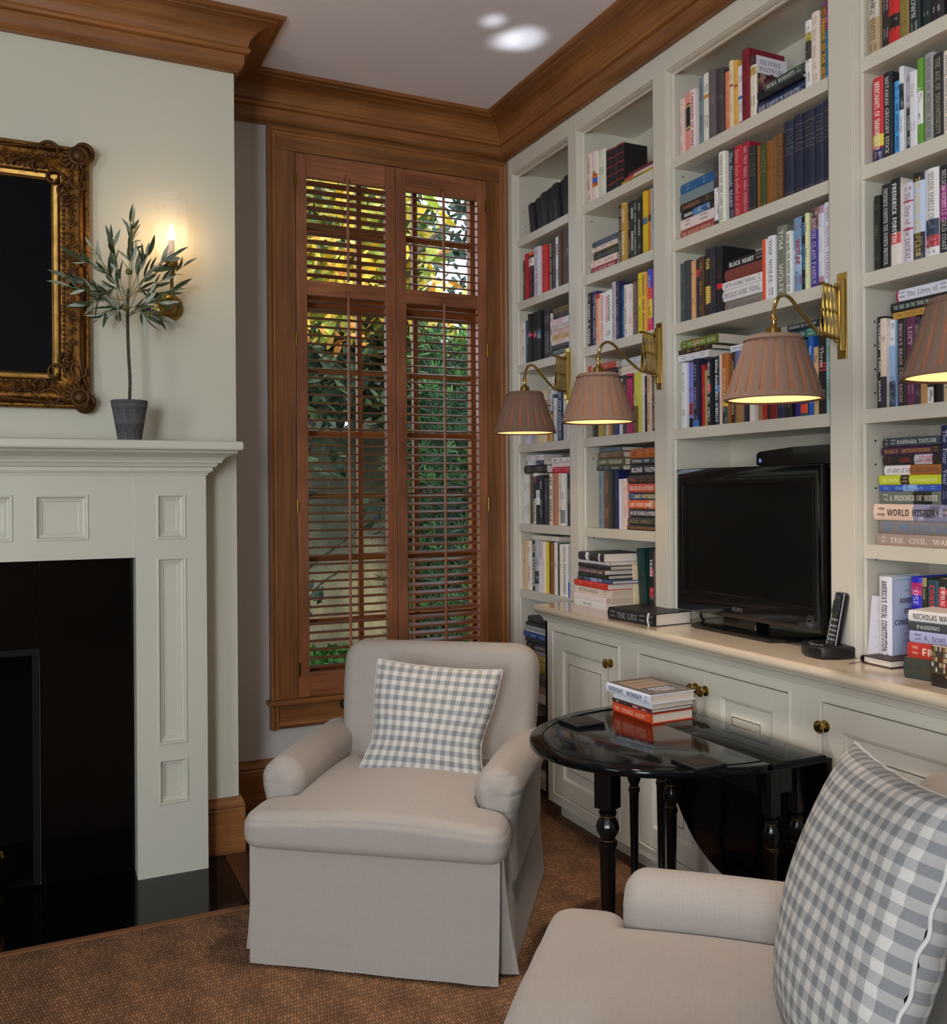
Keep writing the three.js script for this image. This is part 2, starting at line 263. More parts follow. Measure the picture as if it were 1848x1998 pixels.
// chimney breast, with the firebox cut into it
const XCL = -1.43, FO = { x0: -0.76, x1: 0.009, y1: 0.791 };
const SX0 = -1.045, SX1 = 0.302, SY1 = 1.083;
struct('chimney_breast', merge(bx(XCL, FO.x0 - 0.0, -0.01, CEIL, ZW, ZC), bx(FO.x1, XC, -0.01, CEIL, ZW, ZC), bx(FO.x0, FO.x1, FO.y1, CEIL, ZW, ZC)), M.wallCream);
{ // firebox lining and black stone facing
  const g = thing('firebox', 'sooty black firebox opening inside the black stone fireplace facing', 'firebox', [0, 0, 0]);
  mesh('lining', merge(bx(FO.x0, FO.x1, 0, FO.y1, ZW, ZW + 0.02), bx(FO.x0, FO.x0 + 0.02, 0, FO.y1, ZW, ZC), bx(FO.x1 - 0.02, FO.x1, 0, FO.y1, ZW, ZC), bx(FO.x0, FO.x1, FO.y1 - 0.02, FO.y1, ZW, ZC), bx(FO.x0, FO.x1, 0, 0.012, ZW, ZC)), M.soot, g);
  mesh('iron_frame', sweep([[0, 0], [0.022, 0], [0.022, 0.012], [0, 0.012]], [[FO.x1 - 0.022, 0.012, ZC + 0.028], [FO.x1 - 0.022, FO.y1 - 0.022, ZC + 0.028], [FO.x0 + 0.022, FO.y1 - 0.022, ZC + 0.028], [FO.x0 + 0.022, 0.012, ZC + 0.028]], [0, 0, 1]), M.ironDark, g);
  const s = thing('fireplace_facing', 'polished black stone slabs around the firebox under the painted mantel', 'fireplace');
  const ZS = ZC + 0.028, gp = 0.0012;
  mesh('slab', bx(FO.x1 + gp, SX1, 0, SY1, ZC + 0.002, ZS, 0.001), M.granite, s);
  mesh('slab', bx(SX0, FO.x0 - gp, 0, SY1, ZC + 0.002, ZS, 0.001), M.granite, s);
  mesh('slab', bx(FO.x0, FO.x1, FO.y1, SY1, ZC + 0.002, ZS, 0.001), M.granite, s);
  const h = thing('hearth', 'polished black stone hearth slabs in front of the fireplace, edged by the rug', 'hearth');
  const hx = [-1.25, -0.62, 0.02, 0.603]; for (let i = 0; i < 3; i++) mesh('slab', bx(hx[i] + 0.0008, hx[i + 1] - 0.0008, -0.012, 0, ZC, -2.957, 0.001), M.granite, h);
  const a = thing('andiron', 'brass ball andiron standing inside the black fireplace', 'andiron', [-0.125, 0.001, -3.345]);
  mesh('ball', lathe([[0, 0.1], [0.012, 0.1], [0.028, 0.112], [0.034, 0.136], [0.028, 0.16], [0.01, 0.172], [0.006, 0.18], [0, 0.184]], 20), M.brass, a);
  mesh('stem', lathe([[0.03, 0], [0.03, 0.008], [0.012, 0.02], [0.009, 0.06], [0.016, 0.07], [0.009, 0.08], [0.012, 0.1]], 16), M.brass, a);
}
// crown moulding of stained wood round the room
const crownP = [[0, 0], [0.014, 0], [0.014, 0.006], [0.022, 0.012], [0.03, 0.024], [0.032, 0.034], [0.0322, 0.036], [0.0322, 0.06], [0.036, 0.0605], [0.047, 0.064], [0.052, 0.073], [0.048, 0.082], [0.043, 0.084], [0.045, 0.095], [0.051, 0.11], [0.064, 0.126], [0.082, 0.138], [0.104, 0.146], [0.125, 0.149], [0.131, 0.15], [0.132, 0.154], [0.15, 0.157], [0.156, 0.163], [0.156, 0.17], [0, 0.17]];
const CY = 2.82;
struct('trim_1', sweep(crownP, [[XL, CY, ZF], [XL, CY, ZW], [XCL, CY, ZW], [XCL, CY, ZC], [XC, CY, ZC], [XC, CY, ZW], [XB, CY, ZW], [XB, CY, ZF], [XL + 0.001, CY, ZF]], [0, 1, 0], false, 1, 0.35), M.wood);
// baseboards
const baseP = [[0, 0], [0.02, 0], [0.02, 0.158], [0.017, 0.162], [0.02, 0.17], [0.016, 0.18], [0.012, 0.19], [0.01, 0.2], [0, 0.2]];
struct('baseboard_chimney', sweep(baseP, [[0.536, -0.001, ZC], [XC, -0.001, ZC], [XC, -0.001, ZW + 0.0]], [0, 1, 0]), M.wood);
struct('baseboard_back', sweep(baseP, [[XC, -0.001, ZW], [XB - 0.001, -0.001, ZW]], [0, 1, 0]), M.wood);
struct('baseboard_left', sweep(baseP, [[XL, -0.001, ZF], [XL, -0.001, ZW]], [0, 1, 0]), M.wood);
// ---------------------------------------------------------------- mantelpiece
{
  const g = thing('mantelpiece', 'cream painted wooden mantelpiece with recessed panels and a moulded shelf', 'mantelpiece');
  const ZP = -3.303, ZPF = -3.313, XM = -0.37, PX0 = 0.304, PX1 = 0.535; const mir = (x) => 2 * XM - x;
  // a board with rectangular holes, built from strips
  function board(x0, x1, y0, y1, z, holes) {
    const parts = []; const ys = [...new Set([y0, y1, ...holes.flatMap((h) => [h[2], h[3]])])].sort((a, b) => a - b);
    for (let i = 0; i < ys.length - 1; i++) { let x = x0; const hs = holes.filter((h) => h[2] <= ys[i] + 1e-6 && h[3] >= ys[i + 1] - 1e-6).sort((a, b) => a[0] - b[0]); for (const h of hs) { if (h[0] > x) parts.push(bx(x, h[0], ys[i], ys[i + 1], z - 0.02, z)); x = h[1]; } if (x1 > x) parts.push(bx(x, x1, ys[i], ys[i + 1], z - 0.02, z)); }
    return parts;
  }
  const panelP = [[-0.0005, 0], [-0.0005, 0.0026], [0.003, 0.004], [0.007, 0.003], [0.008, -0.004], [0.0115, -0.008], [0.0165, -0.0095], [0.0175, -0.013], [0.0205, -0.0125], [0.0232, -0.0145], [0.0238, -0.017], [0.0275, -0.0165], [0.031, -0.0175], [0.0315, -0.019], [0.034, -0.019]];
  const panel = (h, z) => { const [x0, x1, y0, y1] = h; const p = mesh('panel', merge(bx(x0 + 0.02, x1 - 0.02, y0 + 0.02, y1 - 0.02, z - 0.0195, z - 0.018)), M.mantelPaint, g); mesh('panel_moulding', sweep(panelP, [[x0, y0, z], [x0, y1, z], [x1, y1, z], [x1, y0, z]], [0, 0, 1], true, 1, 0.3), M.mantelPaint, p); };
  const fh = []; for (let i = -2; i <= 2; i++) fh.push([XM + i * 0.224 - 0.08, XM + i * 0.224 + 0.08, 1.147, 1.296]);
  mesh('frieze', merge(board(mir(PX0), PX0, SY1, 1.4, ZPF, fh)), M.mantelPaint, g); fh.forEach((h) => panel(h, ZPF));
  for (const s of [0, 1]) {
    const f = s ? (h) => [mir(h[1]), mir(h[0]), h[2], h[3]] : (h) => h; const ph = [[0.371, 0.466, 1.143, 1.297], [0.371, 0.467, 0.445, 1.081], [0.373, 0.469, 0.242, 0.395]].map(f);
    const [a, b] = s ? [mir(PX1), mir(PX0)] : [PX0, PX1];
    mesh('pilaster', merge(board(a, b, 0, 1.4, ZP, ph), bx(a, a + 0.018, 0, 1.4, ZC, ZP - 0.02), bx(b - 0.018, b, 0, 1.4, ZC, ZP - 0.02)), M.mantelPaint, g); ph.forEach((h) => panel(h, ZP));
  }
  const mp = [[0, 0], [0.006, 0], [0.006, 0.006], [0.012, 0.008], [0.013, 0.012], [0.02, 0.013], [0.02, 0.026], [0.03, 0.028], [0.034, 0.036], [0.036, 0.04], [0.046, 0.041], [0.048, 0.048], [0.056, 0.058], [0.07, 0.066], [0.082, 0.07], [0.09, 0.074], [0.092, 0.078], [0.092, 0.082], [0, 0.082]];
  mesh('bed_moulding', sweep(mp, [[mir(PX1), 1.361, ZC], [mir(PX1), 1.361, ZP], [mir(PX0), 1.361, ZP], [mir(PX0), 1.361, ZPF], [PX0, 1.361, ZPF], [PX0, 1.361, ZP], [PX1, 1.361, ZP], [PX1, 1.361, ZC]], [0, 1, 0], false, 1, 0.3), M.mantelPaint, g);
  const shp = [[0, 0], [0.008, 0], [0.01, 0.004], [0.012, 0.006], [0.014, 0.024], [0.011, 0.029], [0.006, 0.031], [-0.3, 0.031]];
  mesh('shelf', merge(bx(mir(0.63), 0.63, 1.442, 1.4735, ZC, -3.186, 0.003), sweep([[0, 0], [0.006, 0.001], [0.009, 0.006], [0.009, 0.024], [0.006, 0.029], [0, 0.0305]], [[mir(0.63), 1.4425, ZC], [mir(0.63), 1.4425, -3.187], [0.63, 1.4425, -3.187], [0.63, 1.4425, ZC]], [0, 1, 0], false, 1, 0.3)), M.mantelPaint, g);
}
// ---------------------------------------------------------------- rug
{
  const g = thing('rug', 'brown woven sisal rug covering the floor in front of the hearth', 'rug');
  const sh = new THREE.Shape([[-2.6, 2.0], [1.9, 2.0], [1.9, -3.62], [0.8, -3.62], [0.8, -2.93], [-2.6, -2.93]].map(([x, z]) => new THREE.Vector2(x, -z)));
  const e = new THREE.ExtrudeGeometry(sh, { depth: 0.011, bevelEnabled: false }); e.rotateX(-PI / 2); e.translate(0, -0.012, 0);
  const G = triUV(e, 'z'); mesh('pile', G, M.rug, g);
  mesh('binding', merge(bx(-2.6, 0.8, -0.012, 0.003, -2.953, -2.928, 0.003), bx(0.777, 0.802, -0.012, 0.003, -3.62, -2.93, 0.003)), M.rugEdge, g);
  const p = structGroup('floor_planks'); for (let i = 0; i < 2; i++) mesh('plank', bx(0.606 + i * 0.086, 0.69 + i * 0.086, -0.014, -0.001, -3.80, -2.96, 0.002, 'z', i * 0.7), M.darkFloor, p);
}
// ---------------------------------------------------------------- window: casing, sash, shutters
{
  const g = structGroup('window_1'); const Z = ZW;
  const face = Z + 0.03;
  mesh('casing', merge(bx(0.9, 0.987, 0.44, 2.7185, Z, face, 0.001, 'y'), bx(1.876, 1.958, 0.44, 2.7185, Z, face, 0.001, 'y', 0.3), bx(0.9, 1.958, 2.719, 2.79, Z, face, 0.001, 'x', 0.7)), M.wood, g);
  mesh('backband', sweep([[0, 0], [0, 0.04], [-0.008, 0.046], [-0.016, 0.04], [-0.02, 0.034], [-0.03, 0.034], [-0.034, 0.03], [-0.034, 0]], [[0.872, 0.32, Z], [0.872, 2.812, Z], [1.978, 2.812, Z], [1.978, 0.32, Z]], [0, 0, 1], false, -1, 0.3), M.wood, g);
  mesh('sill', bx(0.856, 1.978, 0.42, 0.443, Z, Z + 0.062, 0.008), M.wood, g);
  mesh('apron', merge(bx(0.9, 1.96, 0.335, 0.42, Z, Z + 0.024, 0.001), sweep([[0, 0], [0.02, 0], [0.034, 0.016], [0.03, 0.024], [0.024, 0.03], [0, 0.03]], [[0.874, 0.318, Z], [1.976, 0.318, Z]], [0, 1, 0])), M.wood, g);
  mesh('reveal', merge(bx(WX0 - 0.01, WX0 + 0.012, WY0, WY1, Z - 0.17, Z + 0.001, 0, 'y'), bx(WX1 - 0.012, WX1 + 0.01, WY0, WY1, Z - 0.17, Z + 0.001, 0, 'y'), bx(WX0, WX1, WY1 - 0.012, WY1 + 0.01, Z - 0.17, Z + 0.001), bx(WX0, WX1, WY0 - 0.01, WY0 + 0.012, Z - 0.17, Z + 0.001)), M.sashWood, g);
  const ZS = -4.0; const xs = [1.03, 1.322, 1.592, 1.875], ys = [0.505, 0.73, 1.006, 1.282, 1.558, 1.834, 2.13, 2.46, 2.72];
  const rails = { 0: 0.05, 6: 0.075, 8: 0.05 };
  const sash = mesh('sash', merge(bx(WX0, xs[0] + 0.01, 0.47, 2.735, ZS - 0.02, ZS + 0.02, 0.002, 'y'), bx(xs[3] - 0.005, WX1, 0.47, 2.735, ZS - 0.02, ZS + 0.02, 0.002, 'y'), ...Object.entries(rails).map(([i, h]) => bx(xs[0], xs[3], ys[i] - h / 2, ys[i] + h / 2, ZS - 0.02, ZS + 0.024, 0.002))), M.sashWood, g);
  for (const i of [1, 2]) mesh('muntin', bx(xs[i] - 0.012, xs[i] + 0.012, 0.5, 2.72, ZS - 0.014, ZS + 0.014, 0.003, 'y', i), M.sashWood, sash);
  for (let j = 1; j < 8; j++) if (j !== 6) mesh('muntin', bx(xs[0], xs[3], ys[j] - 0.012, ys[j] + 0.012, ZS - 0.0135, ZS + 0.0135, 0.003, 'x', j * 0.2), M.sashWood, sash);
  for (let j = 0; j < 8; j++) for (let i = 0; i < 3; i++) { const p = new THREE.PlaneGeometry(xs[i + 1] - xs[i] - 0.018, ys[j + 1] - ys[j] - 0.018); p.translate((xs[i] + xs[i + 1]) / 2, (ys[j] + ys[j + 1]) / 2, ZS); mesh('pane', p, M.glass, g); }
  // louvered shutters, two leaves with an upper and a lower bank of slats
  const slatS = new THREE.Shape(); const SWd = 0.046; for (let i = 0; i <= 16; i++) { const a = (i / 16) * 2 * PI; const x = Math.cos(a) * SWd / 2, y = Math.sin(a) * 0.0042 * (1 - 0.25 * Math.cos(a) ** 2); i ? slatS.lineTo(x, y) : slatS.moveTo(x, y); }
  const leaf = (x0, x1, label, tiltU, tiltL) => {
    const s = thing('shutter', label, 'shutter', [0, 0, 0], 0); const za = Z + 0.003, zb = Z + 0.031, st = 0.047;
    for (const [a, b, k] of [[x0, x0 + st, 0], [x1 - st, x1, 0.4]]) mesh('stile', bx(a, b, 0.443, 2.716, za, zb, 0.0025, 'y', k + x0), M.shutterWood, s);
    const xa = x0 + st, xb = x1 - st, xm = (xa + xb) / 2;
    const rl = [[2.62, 2.716], [2.127, 2.189], [0.443, 0.542]];
    rl.forEach(([a, b], i) => { const r = mesh('rail', bx(xa, xb, a, b, za, zb, 0.002, 'x', i * 0.3 + x0), M.shutterWood, s); if (i < 2) mesh('rod_notch', tube([[xm - 0.008, a - 0.001, zb + 0.0004], [xm - 0.008, a + 0.02, zb + 0.0004], [xm - 0.006, a + 0.027, zb + 0.0004], [xm, a + 0.03, zb + 0.0004], [xm + 0.006, a + 0.027, zb + 0.0004], [xm + 0.008, a + 0.02, zb + 0.0004], [xm + 0.008, a - 0.001, zb + 0.0004]], 0.0013, 30, 5), M.darkFloor, r); });
    const sg = triUV(new THREE.ExtrudeGeometry(slatS, { depth: xb - xa - 0.002, bevelEnabled: false, curveSegments: 1 }).rotateY(PI / 2).translate(-(xb - xa) / 2 + 0.001, 0, 0), 'x'); const slatG = toCreasedNormals(sg, 0.7);
    for (const [y0, y1, n, tilt] of [[2.196, 2.616, 12, tiltU], [0.547, 2.122, 44, tiltL]]) for (let i = 0; i < n; i++) {
      const m = mesh('slat', slatG, M.shutterWood, s); m.position.set(xm, y1 - (y1 - y0) * (i + 0.5) / n, (za + zb) / 2); m.rotation.x = tilt(i / (n - 1)) + rr(-0.02, 0.02); m.rotation.z = rr(-0.0012, 0.0012);
    }
    for (const [y0, y1] of [[2.19, 2.634], [0.535, 2.135]]) mesh('tilt_rod', new RoundedBoxGeometry(0.011, y1 - y0, 0.012, 2, 0.004).translate(xm, (y0 + y1) / 2, zb + 0.014), M.shutterWood, s);
    const hx = x0 < 1.3 ? x0 - 0.001 : x1 + 0.001; for (const y of [2.6, 1.94, 1.24, 0.56]) mesh('hinge', merge(cyl(0.0042, 0.0042, [hx, y - 0.03, zb + 0.001], [hx, y + 0.03, zb + 0.001], 8), box(0.012, 0.056, 0.002, hx + (x0 < 1.3 ? 0.004 : -0.004), y, zb)), M.brassDull, s);
  };
  leaf(0.989, 1.431, 'left louvered wooden shutter leaf, its upper slats tilted toward the ceiling', (t) => -0.2 + 0.1 * t, (t) => 0.01 + 0.05 * t);
  leaf(1.4335, 1.874, 'right louvered wooden shutter leaf beside the bookcase, bright tops on its lowest slats', (t) => 0.26 - 0.05 * t, (t) => 0.16 + 0.26 * t * t);
}
// ---------------------------------------------------------------- built-in bookcase
const BAYIN = [[-3.755, -3.267], [-3.194, -2.691], [-2.609, -1.89], [-1.797, -1.315]];  // clear width of each bay (z)
const FACE = XB, SHF = 2.005, BACK = 2.25;
const SHY = [2.449, 2.161, 1.874, 1.5105, 1.15, 0.85];
{
  const g = thing('bookcase', 'cream painted built-in bookcase, floor to crown moulding, full of books', 'bookcase');
  // opening edges seen from the left sit on the ogee that lines each bay
  const B = [[-3.768, -3.269], [-3.207, -2.693], [-2.622, -1.892], [-1.81, -1.317], [-1.235, -0.742]];
  const stz = [[ZW + 0.001, B[0][0]], [B[0][1], B[1][0]], [B[1][1], B[2][0]], [B[2][1], B[3][0]], [B[3][1], B[4][0]], [B[4][1], -0.68]];
  stz.forEach(([a, b], i) => mesh('stile', bx(FACE, FACE + 0.03, i < 1 ? 0 : 0.8475, 2.82, a, b, 0.0015, 'y'), M.cream, g));
  B.forEach(([a, b], i) => {
    const bot = i ? 0.8475 : 0.05; const top = 2.75;
    mesh('top_rail', bx(FACE, FACE + 0.03, top, 2.82, a, b, 0.0015, 'z'), M.cream, g);
    // ogee lining of the opening, stepping back into the bay
    const pr = [[0, 0], [0.0012, -0.001], [0.0015, -0.006], [0.003, -0.0065], [0.0045, -0.01], [0.0065, -0.015], [0.0075, -0.021], [0.0078, -0.026], [0.0095, -0.0265], [0.0125, -0.031], [0.013, -0.036], [0, -0.036]];
    mesh('bay_moulding', sweep(pr, [[FACE - 0.001, bot, a], [FACE - 0.001, top, a], [FACE - 0.001, top, b], [FACE - 0.001, bot, b]], [-1, 0, 0], false, 1, 0.35), M.cream, g);
    const wallA = a + 0.0128;
    mesh('side_panel', merge(bx(FACE + 0.03, BACK, bot, top + 0.02, wallA - 0.018, wallA, 0, 'y'), bx(FACE + 0.03, BACK, bot, top + 0.02, b + 0.002, b + 0.02, 0, 'y')), M.cream, g);
    mesh('back_panel', bx(BACK, BACK + 0.015, bot, top + 0.02, a - 0.02, b + 0.02, 0, 'y'), M.cream, g);
    mesh('bay_ceiling', bx(FACE + 0.03, BACK, top + 0.004, top + 0.02, wallA, b, 0, 'z'), M.cream, g);
    const list = i === 0 ? [0, 1, 2, 3, 4, 5] : i === 2 ? [0, 1, 2, 3] : [0, 1, 2, 3, 4];
    for (const k of list) mesh('shelf', bx(SHF, BACK, SHY[k] - 0.0375, SHY[k], wallA - 0.004, b + 0.001, 0.0015, 'z', k * 0.3 + i), M.cream, g);
    if (i === 0) for (const y of [0.4, 0.06]) mesh('shelf', bx(SHF, BACK, y - 0.0375, y, wallA - 0.004, b + 0.001, 0.0015, 'z', y), M.cream, g);
    // shelf-pin holes in the visible side of the bay
    const pins = []; for (let y = 0.98; y < 2.7; y += 0.032 * 2) for (const x of [2.045, 2.2]) if (hash(Math.round(y * 100), i) > 0.55) pins.push(cyl(0.0028, 0.0028, [x, y, wallA - 0.001], [x, y, wallA + 0.0008], 8));
    mesh('pin_hole', merge(pins), M.soot, g);
  });
  mesh('plinth', bx(FACE + 0.005, FACE + 0.03, 0, 0.05, B[0][0], B[0][1], 0.001, 'z'), M.cream, g);
}
// ---------------------------------------------------------------- base cabinets under the bookcase
const CF = 1.83, CT = 0.8465, CE = -3.218;
{
  const raised = (x, y0, y1, z0, z1) => {     // door with a raised field panel
    const fr = 0.062; const st = [bx(x, x + 0.02, y0, y1, z0, z0 + fr, 0.001, 'y'), bx(x, x + 0.02, y0, y1, z1 - fr, z1, 0.001, 'y'), bx(x, x + 0.02, y0, y0 + fr, z0 + fr, z1 - fr, 0.001, 'z'), bx(x, x + 0.02, y1 - fr, y1, z0 + fr, z1 - fr, 0.001, 'z')];
    const a = [z0 + fr, z1 - fr, y0 + fr, y1 - fr];
    const pr = [[0, 0], [-0.004, -0.001], [-0.006, -0.006], [-0.011, -0.0095], [-0.014, -0.0095], [-0.046, -0.003], [-0.048, -0.002], [-0.05, -0.002]];
    const mold = sweep(pr, [[x, a[2], a[0]], [x, a[3], a[0]], [x, a[3], a[1]], [x, a[2], a[1]]], [-1, 0, 0], true, -1, 0.3);
    return [merge(st), merge(mold, bx(x + 0.002, x + 0.01, a[2] + 0.045, a[3] - 0.045, a[0] + 0.045, a[1] - 0.045))];
  };
  const knobG = lathe([[0, 0], [0.0155, 0], [0.0155, 0.002], [0.012, 0.0035], [0.0065, 0.006], [0.0055, 0.012], [0.0085, 0.0155], [0.014, 0.018], [0.0165, 0.021], [0.0165, 0.0235], [0.0145, 0.0255], [0.0125, 0.0248], [0.0105, 0.0262], [0.006, 0.0276], [0, 0.028]], 28, 0.5);
  knobG.rotateZ(PI / 2);
  const DY0 = 0.12, DY1 = 0.751;
  const unit = (label, z0, z1, doors, end) => {
    const g = thing('cabinet', label, 'cabinet', [0, 0, 0], 0);
    const strips = []; let z = z0; for (const [a, b] of doors) { if (a > z) strips.push(bx(CF, CF + 0.022, 0.078, CT - 0.03, z, a, 0.0008, 'y')); z = b; } strips.push(bx(CF, CF + 0.022, 0.078, CT - 0.03, z, z1, 0.0008, 'y'));
    const d0 = doors[0][0], d1 = doors[doors.length - 1][1];
    mesh('face_frame', merge(strips, bx(CF, CF + 0.022, 0.078, DY0, d0, d1, 0.0008, 'z'), bx(CF, CF + 0.022, DY1, CT - 0.03, d0, d1, 0.0008, 'z'), bx(CF + 0.07, CF + 0.085, -0.01, 0.078, z0, z1, 0, 'z')), M.cream, g);
    if (end) mesh('end_panel', bx(CF, FACE + 0.02, 0.0785, CT - 0.03, z0, z0 + 0.018, 0.001, 'y'), M.cream, g);
    mesh('carcass', merge(bx(CF + 0.024, BACK, 0.09, 0.1, z0 + 0.02, z1, 0, 'z'), bx(CF + 0.06, CF + 0.068, 0.1, CT - 0.03, z0 + 0.02, z1, 0, 'z')), M.cream, g);
    doors.length && mesh('door_bead', sweep([[0, 0], [0.002, 0.004], [0.006, 0.004], [0.008, 0]], [[CF, DY0, d0], [CF, DY1, d0], [CF, DY1, d1], [CF, DY0, d1]], [-1, 0, 0], true, -1, 0.4), M.cream, g);
    for (const [a, b, k] of doors) {
      const [frame, panel] = raised(CF + 0.001, DY0 + 0.003, DY1 - 0.003, a + 0.0022, b - 0.0022);
      const d = mesh('door', frame, M.cream, g); mesh('panel', panel, M.cream, d);
      if (k !== undefined) { const n = mesh('knob', knobG, M.brass, d); n.position.set(CF + 0.001, 0.69, k); }
    }
  };
  unit('cream base cabinet with a single brass-knobbed door next to the narrow corner bay', CE, -2.645, [[-3.155, -2.706, -2.755]], true);
  unit('cream base cabinet with a pair of doors and two brass knobs below the television', -2.645, -1.84, [[-2.584, -2.2425, -2.288], [-2.2405, -1.899, -2.243]]);
  unit('cream base cabinet at the right edge behind the nearer armchair, one brass knob', -1.84, -1.26, [[-1.782, -1.32, -1.772]]);
  unit('cream base cabinet mostly outside the picture on the right', -1.26, -0.68, [[-1.2, -0.742]]);
  const w = thing('worktop', 'cream worktop with a rounded nosing running along the base cabinets', 'worktop');
  const top = CT, nose = [[0, -0.03], [0.008, -0.0285], [0.013, -0.022], [0.0145, -0.014], [0.012, -0.005], [0.006, -0.001], [0, 0]];
  const x0 = 1.80, zE = CE - 0.028;
  mesh('top', merge(bx(x0, BACK, top - 0.0295, top, CE + 0.1, -0.68, 0, 'z'), bx(x0 + 0.0, FACE + 0.0, top - 0.0295, top, zE, CE + 0.1, 0, 'z')), M.counter, w);
  mesh('nosing', sweep(nose, [[x0, top, -0.68], [x0, top, zE + 0.02], [x0 + 0.006, top, zE + 0.006], [x0 + 0.02, top, zE], [FACE, top, zE]], [0, 1, 0], false, -1, 0.7), M.counter, w);
  mesh('under_moulding', sweep([[0, 0], [0.004, 0.002], [0.007, 0.012], [0.014, 0.022], [0.024, 0.028], [0.026, 0.034], [0, 0.034]], [[CF, top - 0.064, -0.68], [CF, top - 0.064, CE], [FACE, top - 0.064, CE]], [0, 1, 0], false, -1, 0.35), M.cream, w);
}
